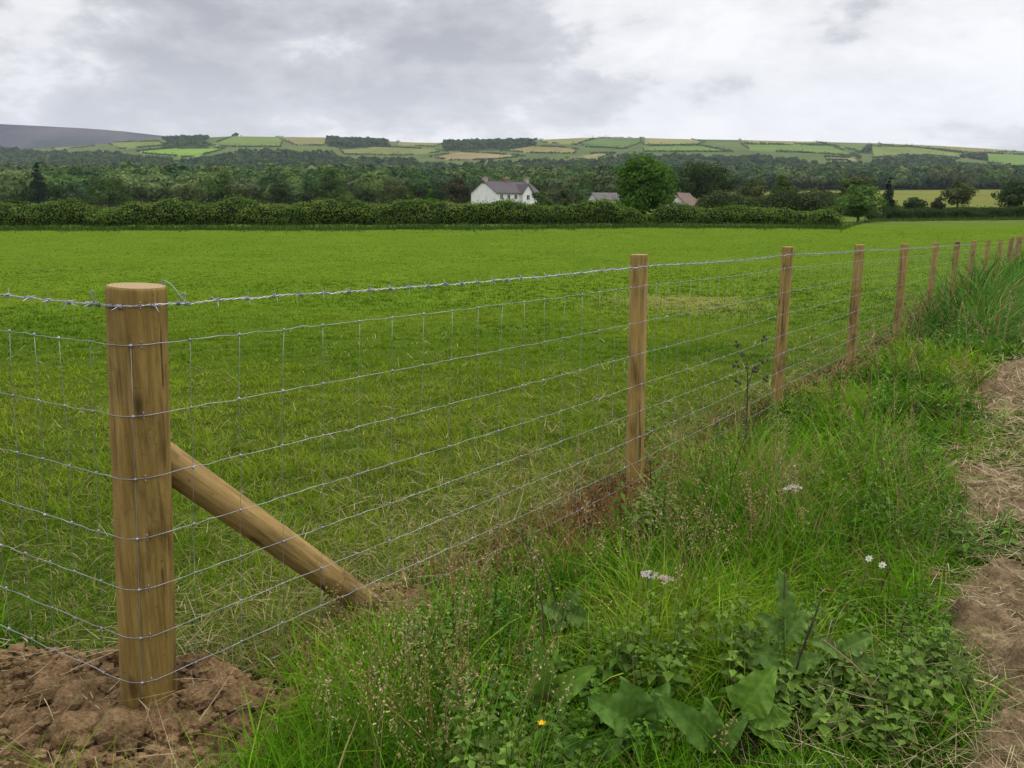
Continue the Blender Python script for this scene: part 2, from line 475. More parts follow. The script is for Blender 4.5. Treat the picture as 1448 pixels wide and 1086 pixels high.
# ------------------------------------------------------------------ hills
FIELDS = [  # outline in the photograph's pixels, crop colour
 ([(193,214),(242,210),(318,210),(311,213),(273,223),(207,218)], (.125,.205,.035)),
 ([(293,206),(331,193),(373,191),(400,194),(397,208),(330,208)], (.115,.155,.045)),
 ([(384,191),(463,193),(460,206),(418,206)], (.15,.145,.06)),
 ([(148,202),(225,200),(232,206),(172,211)], (.125,.155,.045)),
 ([(60,206),(128,203),(133,207),(80,212)], (.16,.14,.07)),
 ([(480,212),(532,207.6),(611,211),(632,215),(573,220),(487,219)], (.13,.145,.05)),
 ([(561,201),(594,197),(632,200),(615,208),(563,205)], (.16,.155,.06)),
 ([(608,222),(653,215),(694,217),(742,221),(701,226),(635,227)], (.19,.155,.075)),
 ([(708,213.5),(749,207),(791,208),(818,212),(811,218),(756,217)], (.165,.15,.06)),
 ([(763,198),(791,194),(836,193.5),(839,196),(815,205),(767,202)], (.17,.17,.065)),
 ([(818,203),(846,195.5),(908,194.5),(912,200),(884,211),(829,208)], (.085,.125,.04)),
 ([(801,224),(843,217),(870,217),(839,227)], (.18,.17,.07)),
 ([(905,195),(969,194),(996,201.5),(985,205),(912,206)], (.175,.175,.07)),
 ([(910,207),(990,206),(1036,215),(910,215)], (.10,.16,.04)),
 ([(1045,198),(1093,194.5),(1128,195.5),(1172,205),(1058,203)], (.175,.175,.07)),
 ([(1048,204),(1172,206),(1217,222),(1155,217),(1062,213.5)], (.10,.145,.04)),
 ([(1135,196),(1235,198),(1217,215),(1183,207)], (.095,.125,.045)),
 ([(1241,201),(1293,201),(1431,210),(1435,215),(1373,217),(1293,207),(1245,205)], (.165,.16,.065)),
 ([(1231,207),(1290,208),(1362,217),(1355,224),(1293,218),(1235,224)], (.125,.155,.05)),
 ([(1393,217),(1500,221),(1500,237),(1397,231)], (.10,.155,.04)),
 ([(1166,222),(1217,224),(1210,227),(1169,227)], (.19,.18,.08)),
 ([(0,200),(60,196),(120,198),(60,203),(0,205)], (.10,.12,.05)),
 ([(930,272),(1600,266),(1600,301),(930,301)], (.125,.135,.034)),
]
def inpoly(u, v, poly):
    r = np.zeros(np.shape(u), bool); n = len(poly)
    for i in range(n):
        x1, y1 = poly[i]; x2, y2 = poly[(i + 1) % n]
        if y1 == y2: continue
        c = ((y1 > v) != (y2 > v)) & (u < (x2 - x1) * (v - y1) / (y2 - y1) + x1)
        r ^= c
    return r

yh = np.geomspace(268, 2330, 420); yh = np.concatenate([yh, [2450, 2700, 3200]])
ah = np.concatenate([np.linspace(-1.4, -.72, 60), np.linspace(-.715, .715, 1000), np.linspace(.72, 1.4, 60)])
Yh, Ah = np.meshgrid(yh, ah, indexing='ij')
Xh = Yh * Ah; Zh = g(Xh, Yh)
Uh, Vh = project(Xh, Yh, Zh)
hc = lerp((.062, .088, .030), (.10, .125, .045), fbm(Xh / 160, Yh / 160, 81))
for poly, c in FIELDS:
    m = inpoly(Uh, Vh, poly)
    hc[m] = np.array(c) * (.93 + .14 * fbm(Xh[m] / 90, Yh[m] / 90, 82))[:, None]
WU = [-600, 0, 60, 140, 200, 270, 320, 400, 470, 482, 570, 640, 700, 760, 800, 880, 900, 1000, 1060, 1160, 1220, 1240, 1300, 1390, 1448, 2200]
WV = [205, 205, 213, 213, 221, 226, 213, 211, 213, 222, 223, 230, 229, 223, 230, 218, 217, 217, 217, 229, 230, 225, 222, 233, 238, 240]
WOODS = [[(233,193),(262,190),(290,196),(292,207),(236,208)], [(330,188),(374,187),(374,193),(330,195)], [(463,190),(500,190),(505,213),(463,207)],
         [(480,190),(520,190),(548,196),(548,208),(480,211)], [(628,200),(660,195),(700,193),(756,197),(756,206),(700,213),(628,214)],
         [(1212,204),(1230,204),(1234,218),(1212,216)], [(1250,216),(1330,214),(1360,224),(1330,232),(1250,228)], [(1365,214),(1395,215),(1398,228),(1368,224)]]
wm = (Vh > np.interp(Uh, WU, WV) + 5)
for wpoly in WOODS: wm |= inpoly(Uh, Vh, wpoly)
for poly, c in FIELDS: wm &= ~inpoly(Uh, Vh, poly)
hc[wm] = np.array((.030, .042, .017))
mb = MB(); grid_mesh(mb, Xh, Yh, Zh - .1, hc)
tag(mb.build('hills', M_HILL, smooth=True), kind='structure')

# heather moor behind, to the left
mu = np.array([-900, -400, -150, 0, 52, 121, 173, 230, 330, 450, 800, 1500, 2400]); mv = np.array([166, 168, 172, 177, 179.5, 183, 187, 193.5, 200, 206, 212, 216, 216])
ma = side(mu, mv); mz = EYE + 4600 * ratio(mv)
am = np.linspace(-1.5, 1.5, 500); ym = np.linspace(2900, 5600, 40)
Ym, Am = np.meshgrid(ym, am, indexing='ij'); Xm = Ym * Am
k = sstep(2900, 4600, Ym) * (1 - .35 * sstep(4600, 5600, Ym))
Zm = 60 + (np.interp(Am, ma, mz) - 60) * k + (fbm(Xm / 500, Ym / 500, 90) - .5) * 30 * k * (1 - sstep(4000, 4500, Ym))
mcol = lerp((.030, .030, .040), (.075, .066, .060), sstep(.3, .7, fbm(Xm / 260, Ym / 420, 91, 5)))
mcol = lerp(mcol, (.03, .04, .03), sstep(.62, .7, fbm(Xm / 300, Ym / 800, 92)) * (Ym < 4000))
mb = MB(); grid_mesh(mb, Xm, Ym, Zm, mcol)
tag(mb.build('moor', M_HILL, smooth=True), kind='structure')

# column search on the hill: pixel -> ground
def hill_at(u, v):
    u = np.atleast_1d(np.asarray(u, float)); v = np.atleast_1d(np.asarray(v, float))
    yv = np.geomspace(268, 2300, 700)
    a = side(u, v)
    X = a[:, None] * yv[None]; Y = np.broadcast_to(yv, X.shape)
    Z = g(X, Y); ray = EYE + Y * ratio(v)[:, None]
    hit = Z >= ray
    i = np.where(hit.any(1), hit.argmax(1), len(yv) - 1)
    k = np.arange(len(u))
    return np.stack([X[k, i], Y[k, i], Z[k, i]], 1), hit.any(1)

# ------------------------------------------------------------------ far woodland (one mass) and field hedges on the hill
rng = R8(11)
NT = 64000
yw = np.sqrt(rng.uniform(262 ** 2, 2200 ** 2, NT)); aw = rng.uniform(-.85, .85, NT)
yw[:9000] = np.sqrt(rng.uniform(262 ** 2, 720 ** 2, 9000))
xw = yw * aw; zw = g(xw, yw); uw, vw = project(xw, yw, zw)
un_ = uw + (vnoise(xw / 40, yw / 60, 98) - .5) * 16; vn_ = vw + (vnoise(xw / 45, yw / 70, 99) - .5) * 7
keep = (vn_ > np.interp(uw, WU, WV) + 5 * sstep(500, 1000, yw))
for wpoly in WOODS: keep |= inpoly(un_, vn_, wpoly)
inf = np.zeros(NT, bool)
for poly, c in FIELDS: inf |= inpoly(uw, vw, poly)
keep &= ~inf
keep &= ~((uw > 945) & (vw > 268))
keep &= ~((yw < 330) & (np.abs(uw - 725) < 90) & (rng.uniform(size=NT) < .5))
glade = (fbm(xw / 120, yw / 120, 95) < .30) & (yw < 500)
keep &= ~glade
xw, yw, zw = xw[keep], yw[keep], zw[keep]
N = len(xw)
Rw = rng.gamma(9, .58, N).clip(2.2, 8.5) * (.78 + .22 * sstep(300, 480, yw)) * (1 - .40 * sstep(500, 1500, yw)); Hw = Rw * rng.uniform(1.4, 2.0, N)
ut_, vt_ = project(xw, yw, zw + Hw)
ok = np.ones(N, bool)
for poly, c in FIELDS[:-1]: ok &= ~inpoly(ut_, vt_ + .8, poly)
cells = {}; order = np.argsort(-Rw)
for i in order:
    if not ok[i]: continue
    cx_, cy_ = int(xw[i] // 8), int(yw[i] // 8)
    for a_ in (-1, 0, 1):
        for b_ in (-1, 0, 1):
            for j in cells.get((cx_ + a_, cy_ + b_), ()):
                if (xw[i] - xw[j]) ** 2 + (yw[i] - yw[j]) ** 2 < ((.85 if yw[i] < 600 else .6) * max(Rw[i], Rw[j])) ** 2: ok[i] = False
    if ok[i]: cells.setdefault((cx_, cy_), []).append(i)
xw, yw, zw, Rw, Hw = xw[ok], yw[ok], zw[ok], Rw[ok], Hw[ok]; N = len(xw)
PAL = np.array([(.022, .043, .016), (.030, .056, .018), (.040, .068, .020), (.052, .078, .022), (.028, .046, .024), (.060, .085, .030), (.044, .055, .024)])
tc_ = (2.05 - .55 * sstep(450, 900, yw))[:, None] * PAL[rng.integers(0, len(PAL), N)] * (.75 + .5 * fbm(xw / 60, yw / 60, 96))[:, None]
mb = MB()
for lo, hi, K, cs in ((0, 420, 800, .085), (420, 800, 190, .20), (800, 9999, 70, .34)):
    m = (yw >= lo) & (yw < hi); n = int(m.sum())
    if n == 0: continue
    d = rng.normal(size=(n, K, 3)); d[..., 2] = np.abs(d[..., 2]) * 1.0 - .35
    d /= np.linalg.norm(d, axis=2, keepdims=True)
    ph = rng.uniform(0, 6.28, (n, 1, 3))
    lump = .86 + .14 * np.sin(4.2 * d[..., 0] + ph[..., 0]) * np.sin(4.8 * d[..., 1] + ph[..., 1]) + .10 * np.sin(7 * d[..., 2] + ph[..., 2])
    lump = lump * rng.uniform(.9, 1.04, (n, K))
    R_ = Rw[m][:, None]; H_ = Hw[m][:, None]
    P = np.stack([xw[m][:, None] + d[..., 0] * R_ * lump, yw[m][:, None] + d[..., 1] * R_ * lump, zw[m][:, None] + H_ * .55 + d[..., 2] * H_ * .5 * lump], -1)
    nn = d + rng.normal(0, .28, d.shape)
    cc = tc_[m][:, None] * rng.uniform(.75, 1.3, (n, K))[..., None]
    cards(mb, rng, P.reshape(-1, 3), nn.reshape(-1, 3), (R_ * cs * rng.uniform(.7, 1.3, (n, K))).ravel(), cc.reshape(-1, 3), .8)
tag(mb.build('woodland', M_LEAF), 'broadleaved woodland filling the valley below the hill fields', 'woodland', kind='stuff')

mb = MB()
for poly, c in FIELDS[:-1]:
    n = len(poly)
    for i in range(n):
        p, q = np.array(poly[i]), np.array(poly[(i + 1) % n])
        L = np.hypot(*(q - p)); k = max(3, int(L * 2.2))
        f_ = np.linspace(0, 1, k)[:, None]
        uv = p + (q - p) * f_
        uv = uv + rng.normal(0, .25, uv.shape)
        P, ok = hill_at(uv[:, 0], uv[:, 1])
        P = P[ok]
        if len(P) == 0: continue
        gap = vnoise(P[:, 0] / 28, P[:, 1] / 28, 97) > .38
        P = P[gap]
        for rep in range(4):
            m = len(P)
            hh = rng.uniform(.3, 2.6, m) * (1 + 1.6 * (rng.uniform(size=m) < .06))
            Q = P + np.stack([rng.normal(0, 1.2, m), rng.normal(0, 1.2, m), hh], 1)
            cards(mb, rng, Q, rng.normal(size=(m, 3)) + [0, -.6, .9], rng.uniform(.8, 1.6, m), PAL[rng.integers(0, 6, m)] * rng.uniform(1.0, 1.7, (m, 1)), .8)
tag(mb.build('hill_hedgerows', M_LEAF), 'dark hedgerows dividing the far hillside fields', 'hedgerows', kind='stuff')

# ------------------------------------------------------------------ trees
def limb(mb, p0, p1, r0, r1, rng, col, n=7):
    k = np.linspace(0, 1, 5)[:, None]
    pts = p0 + (p1 - p0) * k + rng.normal(0, .03, (5, 3)) * np.linalg.norm(p1 - p0) * np.sin(k * PI)
    tube(mb, pts, np.linspace(r0, r1, 5), n, col)

def make_tree(name, H, W, style, pal, seed, ncl=60, per=70, leaf=.2, base=.22):
    """H total height, W crown width; origin at the foot of the trunk"""
    rng = R8(seed)
    root = empty(name, (0, 0, 0))
    bark = (.06, .048, .036)
    mb = MB(); th = H * (.62 if style != 'spire' else .9)
    r0 = H * .024 + .05
    k = np.linspace(0, 1, 8)[:, None]
    tp = np.concatenate([np.cumsum(rng.normal(0, .012 * H, (8, 2)), 0) * k, k * th], 1); tp[0, 2] = -.2
    tube(mb, tp, np.linspace(r0, r0 * .35, 8) * np.array([1.35, 1, 1, 1, 1, 1, 1, 1]), 9, bark)
    cb = H * base; cb = cb - .06 * H; rz = (H - cb) / 2; cz = cb + rz
    cl = []
    while len(cl) < ncl:
        p = rng.normal(size=3); p /= np.linalg.norm(p)
        rr = rng.uniform(.25, 1.0) ** .6
        if style == 'spire':
            h = rng.uniform(0, 1) ** 1.3; a = rng.uniform(0, 6.28)
            q = np.array([math.cos(a), math.sin(a), 0]) * (W / 2) * (1.02 - h) * rng.uniform(.4, 1) + [0, 0, cb + h * (H - cb) * .98]
            cl.append((q, W * .17 * (1.15 - h) + .12))
            continue
        lob = .80 + .24 * math.sin(3.1 * p[0] + seed) * math.sin(2.7 * p[1] + 2 * seed) + .12 * math.sin(5 * p[2] + seed) + rng.uniform(-.1, .1)
        q = p * rr * np.array([W / 2, W / 2, rz]) * lob
        if style == 'dome' and q[2] < 0: q[:2] *= 1 + .7 * (-q[2] / rz)
        if style == 'loose' and rng.uniform() < .25: continue
        rc = min(W, H) * rng.uniform(.085, .17) * (0.8 if style == 'loose' else 1)
        q = q * (1 - .35 * rc / (W / 2)) + [0, 0, cz]
        cl.append((q, rc))
    for q, rc in cl[::max(1, ncl // 14)]:
        s = rng.uniform(.35, .95); o = np.array([np.interp(s, np.linspace(0, 1, 8), tp[:, 0]), np.interp(s, np.linspace(0, 1, 8), tp[:, 1]), s * th])
        if q[2] > o[2] * .7: limb(mb, o, q, r0 * .38 * (1.1 - s), .02, rng, bark, 6)
    mb.build('trunk', M_BARK, smooth=True, local=True).parent = root
    mb = MB(); pal = np.array(pal)
    for q, rc in cl:
        n = int(per * rng.uniform(.7, 1.3))
        d = rng.normal(size=(n, 3)); d /= np.linalg.norm(d, axis=1, keepdims=True)
        rad = rc * rng.uniform(.55, 1.12, n)[:, None]
        P = q + d * rad * np.array([1.15, 1.15, .8])
        outw = q - np.array([0, 0, cz]); outw = outw / (np.linalg.norm(outw) + 1e-6)
        nn = d * .8 + outw * .5 + [0, 0, .35] + rng.normal(0, .4, (n, 3))
        c = pal[rng.integers(0, len(pal))] * rng.uniform(.8, 1.22) * rng.uniform(.75, 1.3, (n, 1))
        cards(mb, rng, P, nn, leaf * rng.uniform(.6, 1.3, n), c, .7)
    mb.build('crown', M_LEAF, local=True).parent = root
    return root

G_BRIGHT = [(.058, .125, .018), (.072, .145, .022), (.048, .105, .016)]
G_LIGHT = [(.075, .14, .030), (.09, .155, .036), (.062, .12, .026)]
G_MID = [(.052, .092, .020), (.064, .108, .025), (.044, .078, .018)]
G_DARK = [(.034, .058, .020), (.043, .068, .022), (.028, .048, .018)]
G_OLIVE = [(.070, .090, .028), (.085, .105, .034), (.060, .078, .024)]
G_PALE = [(.085, .105, .040), (.10, .12, .048), (.075, .092, .034)]
G_SPRUCE = [(.016, .034, .018), (.021, .042, .022)]

TG = 'trees behind the field hedge'
# u of the middle, v of the top, pixel width, distance, style, palette, label
TREES = [
 (915, 210, 100, 93, 'dome', G_BRIGHT, 'big round bright green tree growing out of the hedge gap, right of the farmhouse', dict(ncl=150, per=85, leaf=.17, base=.12)),
 (997, 217, 108, 165, 'dome', G_DARK, 'broad dark green tree just right of the big bright tree', dict(ncl=110, per=70, leaf=.24, base=.1)),
 (1064, 246, 62, 160, 'dome', G_OLIVE, 'olive rounded tree right of the broad dark tree', dict(ncl=60, per=60, leaf=.22, base=.1)),
 (1107, 242, 46, 175, 'loose', G_MID, 'narrow two-tone tree standing before the pale meadow strip', dict(ncl=55, per=60, leaf=.22, base=.12)),
 (1160, 251, 38, 150, 'loose', G_OLIVE, 'small grey-green tree left of the light green tree', dict(ncl=40, per=55, leaf=.2, base=.1)),
 (1146, 270, 34, 140, 'dome', G_DARK, 'dark low bush left of the light green tree', dict(ncl=26, per=55, leaf=.18, base=.05)),
 (1214, 241, 60, 150, 'dome', G_OLIVE, 'taller olive tree behind the light green tree', dict(ncl=60, per=60, leaf=.22, base=.12)),
 (1218, 258, 76, 104, 'dome', G_LIGHT, 'light green spreading tree at the end of the middle hedge', dict(ncl=80, per=75, leaf=.16, base=.08)),
 (1259, 251, 26, 135, 'spire', G_SPRUCE, 'dark pointed conifer right of the light green tree', dict(ncl=70, per=50, leaf=.16, base=.03)),
 (1296, 275, 42, 150, 'dome', G_DARK, 'wide dark bush on the pale meadow, right of the conifer', dict(ncl=30, per=60, leaf=.18, base=.03)),
 (1328, 275, 24, 150, 'dome', [(.034, .040, .020), (.045, .046, .024)], 'brownish dark bush beside the pale olive tree', dict(ncl=26, per=60, leaf=.18, base=.03)),
 (1358, 248, 54, 145, 'loose', G_PALE, 'pale olive tree with an airy crown on the meadow strip', dict(ncl=60, per=55, leaf=.2, base=.18)),
 (1440, 250, 62, 135, 'dome', G_DARK, 'dark tree at the right edge of the photo above the far hedge', dict(ncl=60, per=65, leaf=.2, base=.15)),
 (648, 239, 40, 235, 'dome', [(.048, .050, .022), (.058, .056, .026)], 'brownish green tree just left of the white farmhouse', dict(ncl=60, per=60, leaf=.28, base=.08)),
 (611, 267, 26, 93, 'loose', G_BRIGHT, 'bright green sapling rising above the long hedge, left of the farmhouse', dict(ncl=30, per=55, leaf=.14, base=.2)),
 (768, 263, 30, 178, 'dome', G_MID, 'rounded bush against the right end of the farmhouse', dict(ncl=34, per=60, leaf=.2, base=.03)),
 (803, 262, 26, 170, 'dome', G_OLIVE, 'olive bush between the farmhouse and the grey roofed barn', dict(ncl=30, per=60, leaf=.2, base=.03)),
 (820, 266, 22, 185, 'dome', G_DARK, 'small dark tree just left of the grey roofed barn', dict(ncl=26, per=55, leaf=.2, base=.05)),
 (50, 224, 30, 250, 'spire', G_SPRUCE, 'tall dark conifer among the rounded trees at the far left', dict(ncl=70, per=55, leaf=.26, base=.05)),
 (20, 262, 26, 112, 'dome', G_DARK, 'dark bush standing behind the hedge at the left edge', dict(ncl=26, per=55, leaf=.15, base=.03)),
 (265, 251, 52, 240, 'dome', G_OLIVE, 'low rounded olive tree in front of the wood, left third of the photo', dict(ncl=60, per=60, leaf=.26, base=.05)),
 (313, 235, 56, 262, 'dome', G_MID, 'tall rounded tree right of the low olive tree', dict(ncl=70, per=60, leaf=.28, base=.06)),
 (466, 232, 44, 258, 'dome', G_MID, 'rounded green tree rising over the wood midway to the farmhouse', dict(ncl=60, per=60, leaf=.28, base=.08)),
 (560, 250, 50, 245, 'dome', G_OLIVE, 'wide soft olive tree left of the brownish tree', dict(ncl=60, per=60, leaf=.26, base=.05)),
 (150, 246, 60, 250, 'dome', G_MID, 'broad green tree in front of the wood right of the tall dark conifer', dict(ncl=70, per=60, leaf=.27, base=.05)),
 (395, 252, 46, 248, 'dome', G_DARK, 'dark rounded tree behind the middle of the long hedge', dict(ncl=56, per=60, leaf=.26, base=.05)),
]
for i, (u, vt, wpx, D, style, pal, label, kw) in enumerate(TREES):
    x = D * float(side(u, vt)); z0 = float(g(x, D))
    H = EYE + D * float(ratio(vt)) - z0; W = wpx / F * D * .98
    t = make_tree('conifer_tree' if style == 'spire' else ('bush' if 'bush' in label else 'broadleaf_tree'), H, W, style, pal, 100 + i * 7, **kw)
    t.location = (x, D, z0)
    tag(t, label, 'bush' if 'bush' in label else 'tree', TG)

# ------------------------------------------------------------------ hedges
def hedge(name, pts, H, Wd, pal, seed, label, dens=150, leaf=.13, grass=True):
    """leafy hedge along a ground polyline: opaque dark core shell plus leaves"""
    rng = R8(seed); pts = np.array(pts, float)
    seg = np.linalg.norm(np.diff(pts, axis=0), axis=1); cum = np.concatenate([[0], np.cumsum(seg)]); L = cum[-1]
    root = empty(name, (pts[0, 0], pts[0, 1], float(g(pts[0, 0], pts[0, 1]))))
    def pos(l):
        x = np.interp(l, cum, pts[:, 0]); y = np.interp(l, cum, pts[:, 1])
        dx = np.gradient(np.interp(cum, cum, pts[:, 0]), cum) if len(cum) > 2 else np.array([pts[1, 0] - pts[0, 0]] * 2) / L
        dy = np.gradient(np.interp(cum, cum, pts[:, 1]), cum) if len(cum) > 2 else np.array([pts[1, 1] - pts[0, 1]] * 2) / L
        tx = np.interp(l, cum, dx); ty = np.interp(l, cum, dy); n = np.hypot(tx, ty) + 1e-9
        return x, y, ty / n, -tx / n      # normal (right of direction)
    def hh(l): return H * (.58 + .66 * fbm(l / 3.4, l * 0, seed, 3) + .16 * (vnoise(l / 13, l * 0, seed + 5) - .5)) * (.55 + .45 * sstep(0, 1.5, np.minimum(l, L - l)))
    def ww(l, a): return Wd * (.85 + .95 * (fbm(l / 2.4, a * 1.1 + 7, seed + 9, 3) - .42))
    # core: closed filler shell, inner shade of the hedge put into its near-black colour
    ls = np.arange(0, L, .5); aa = np.linspace(-.47 * PI, 1.47 * PI, 19)
    Ls, As = np.meshgrid(ls, aa, indexing='ij')
    def surf(Ls, As, k):
        x, y, nx, ny = pos(Ls)
        h = hh(Ls); w = ww(Ls, As)
        off = np.cos(As) * w * .5 * k
        zz = h * .52 + np.sin(As) * h * .48 * k
        zz = np.maximum(zz, .05)
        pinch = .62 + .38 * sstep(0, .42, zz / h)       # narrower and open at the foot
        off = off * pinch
        return np.stack([x + nx * off, y + ny * off, g(x, y) + zz], -1), np.stack([nx * np.cos(As), ny * np.cos(As), np.sin(As)], -1)
    P, _ = surf(Ls, As, .80)
    mb = MB(); nr, nc = Ls.shape
    i = np.arange(nr - 1)[:, None] * nc; j = np.arange(nc - 1)[None]
    f = np.stack([i + j, i + j + 1, i + nc + j + 1, i + nc + j], -1).reshape(-1, 4)
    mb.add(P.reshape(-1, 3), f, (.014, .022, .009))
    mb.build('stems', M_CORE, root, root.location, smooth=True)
    n = int(L * dens * 2.6)
    l = rng.uniform(0, L, n); a = rng.uniform(-.42 * PI, 1.42 * PI, n)
    lump = fbm(l / 1.1, a * 2.2, seed + 20, 3)
    P, nn = surf(l, a, .86 + .42 * (lump - .45) + rng.uniform(-.08, .10, n))
    spr = rng.uniform(size=n) < .08
    P[spr, 2] += rng.uniform(.1, .5, spr.sum()) * np.maximum(0, np.sin(a[spr]))
    pal = np.array(pal)
    pidx = np.clip((fbm(l / 2.5, a, seed + 30, 3) * 1.6 - .3) * len(pal), 0, len(pal) - 1).astype(int)
    c = pal[pidx] * rng.uniform(.7, 1.35, (n, 1))
    mb = MB(); cards(mb, rng, P, nn + rng.normal(0, .45, (n, 3)), leaf * .68 * rng.uniform(.6, 1.4, n), c, .7)
    mb.build('foliage', M_LEAF, root, root.location)
    tag(root, label, 'hedge', 'field hedges')
    return root

HP = [(.066, .112, .018), (.094, .160, .022), (.125, .190, .028), (.082, .150, .022), (.155, .200, .040)]
def hp(u, D): return (D * float(side(u, 322)), D)
hedge('hedge', [hp(-420, 84), hp(0, 84), hp(450, 85), hp(700, 86.5), hp(912, 89)], 3.05, 2.6, HP, 301, 'long overgrown green hedge along the far left edge of the pasture', 190, .13)
hedge('hedge', [hp(916, 90), hp(1040, 90), hp(1130, 88), hp(1192, 86)], 2.2, 2.6, HP, 302, 'shorter clipped hedge right of the big bright green tree, ending at the light green tree', 170, .12)
hedge('hedge', [hp(1232, 112), hp(1340, 118), hp(1500, 124), hp(1900, 130)], 1.9, 2.4, [(.030, .055, .014), (.040, .070, .018)], 303, 'low dark trimmed hedge set further back at the right', 170, .13)
hedge('hedge', [hp(-300, 150), hp(100, 152), hp(400, 155), hp(640, 150)], 2.0, 3.0, [(.070, .092, .028), (.085, .105, .034)], 304, 'pale second hedge line behind the long overgrown hedge', 90, .2)
hedge('hedge', [hp(1010, 150), hp(1120, 152), hp(1240, 150), hp(1420, 160)], 2.0, 2.6, [(.055, .075, .022), (.07, .095, .028)], 305, 'hedge before the pale meadow strip, behind the trimmed hedges', 90, .18)

hedge('hedge', [hp(982, 126), hp(1040, 128), hp(1110, 126), hp(1188, 122)], 4.3, 4.0, [(.055, .078, .022), (.072, .105, .026), (.046, .066, .020), (.085, .11, .032)], 306, 'tall scrubby hedge rising behind the shorter clipped hedge', 110, .18)
# rank grass at the foot of the hedges
rng = R8(320); mb = MB()
n = 26000
u_ = rng.uniform(-300, 1700, n)
yb = np.interp(u_, [-420, 0, 450, 700, 884, 932, 1130, 1192, 1232, 1340, 1500, 1900], [82.6, 82.6, 83.5, 85, 87.4, 88.4, 86.4, 85, 110, 116, 122, 128]) - rng.gamma(1.1, .8, n) * (.4 + 1.2 * vnoise(u_ / 23, u_ * 0, 44))
xb = yb * side(u_, 322)
P = np.stack([xb, yb, g(xb, yb) - .02], 1)
c = np.array([(.06, .12, .02), (.08, .14, .028), (.05, .09, .018)])[rng.integers(0, 3, n)] * rng.uniform(.7, 1.2, (n, 1))
blades(mb, rng, P, rng.gamma(3, .13, n), np.full(n, .07), rng.uniform(0, 6.28, n), rng.uniform(0, .5, n), rng.uniform(0, .8, n), c, 2)
tag(mb.build('hedge_foot_grass', M_GRASS), 'rank grass at the foot of the field hedges', 'grass', kind='stuff')

# ------------------------------------------------------------------ buildings
WHITE = (.66, .66, .65); SLATE = (.072, .062, .068); DARKG = (.03, .035, .04); BRICK = (.19, .115, .085)
def slab_roof(mb, x0, x1, y0, y1, ze, zr, over, th, col):
    """pitched roof, ridge along y, with real thickness"""
    xm = (x0 + x1) / 2; dz = (zr - ze) / (xm - x0) * over
    for sx, xe in ((-1, x0), (1, x1)):
        e = xe + sx * over
        v = []
        for y in (y0 - over, y1 + over):
            v += [(e, y, ze - dz), (xm, y, zr), (xm, y, zr + th), (e, y, ze - dz + th)]
        f = [(0, 1, 2, 3), (7, 6, 5, 4), (0, 4, 5, 1), (1, 5, 6, 2), (2, 6, 7, 3), (3, 7, 4, 0)]
        mb.add(v, f, col)
def gable_walls(mb, x0, x1, y0, y1, ze, zr, col, z0=-.6):
    xm = (x0 + x1) / 2
    v = [(x0, y0, z0), (x1, y0, z0), (x1, y0, ze), (xm, y0, zr), (x0, y0, ze), (x0, y1, z0), (x1, y1, z0), (x1, y1, ze), (xm, y1, zr), (x0, y1, ze)]
    b = mb.n
    mb.add(v, [(1, 6, 7, 2), (5, 0, 4, 9)], col)
    mb.f.append(np.array([[b, b + 1, b + 2, b + 3, b + 4]])); mb.f.append(np.array([[b + 6, b + 5, b + 9, b + 8, b + 7]]))
def child(mb, name, mat, root):
    o = mb.build(name, mat, local=True); o.parent = root; return o
def sub(mb, name, mat, par):
    o = mb.build(name, mat, local=True); o.parent = par; return o

# farmhouse: gable wall faces front-left, long front faces right
a0 = at(702, 287, 194)
hx = empty('farmhouse', (a0[0], a0[1], float(g(a0[0], a0[1]))))
W_, L_, ze, zr = 8.0, 16.5, 4.75, 7.4
mb = MB(); gable_walls(mb, -W_, 0, 0, L_, ze, zr - .05, WHITE)
wall = child(mb, 'wall', M_PAINT, hx)
mb = MB(); slab_roof(mb, -W_, 0, 0, L_, ze, zr, .3, .16, SLATE)
box(mb, -W_ / 2 - .14, -W_ / 2 + .14, -.3, L_ + .3, zr + .10, zr + .24, (.10, .075, .07))
roof = child(mb, 'roof', M_PAINT, hx)
for yc, colr in ((.55, WHITE), (8.2, BRICK), (L_ - .5, WHITE)):
    mb = MB(); box(mb, -W_ / 2 - .42, -W_ / 2 + .42, yc - .55, yc + .55, zr - .7, zr + .75, colr if colr is BRICK else (.34, .30, .28))
    box(mb, -W_ / 2 - .5, -W_ / 2 + .5, yc - .62, yc + .62, zr + .75, zr + .86, (.35, .3, .27))
    ch = sub(mb, 'chimney', M_PAINT, roof)
    for dy in (-.28, .28):
        mb = MB(); tube(mb, [(-W_ / 2, yc + dy, zr + .86), (-W_ / 2, yc + dy, zr + 1.2)], [.15, .11], 8, (.30, .17, .10))
        o = mb.build('chimney_pot', M_PAINT, local=True); o.parent = roof
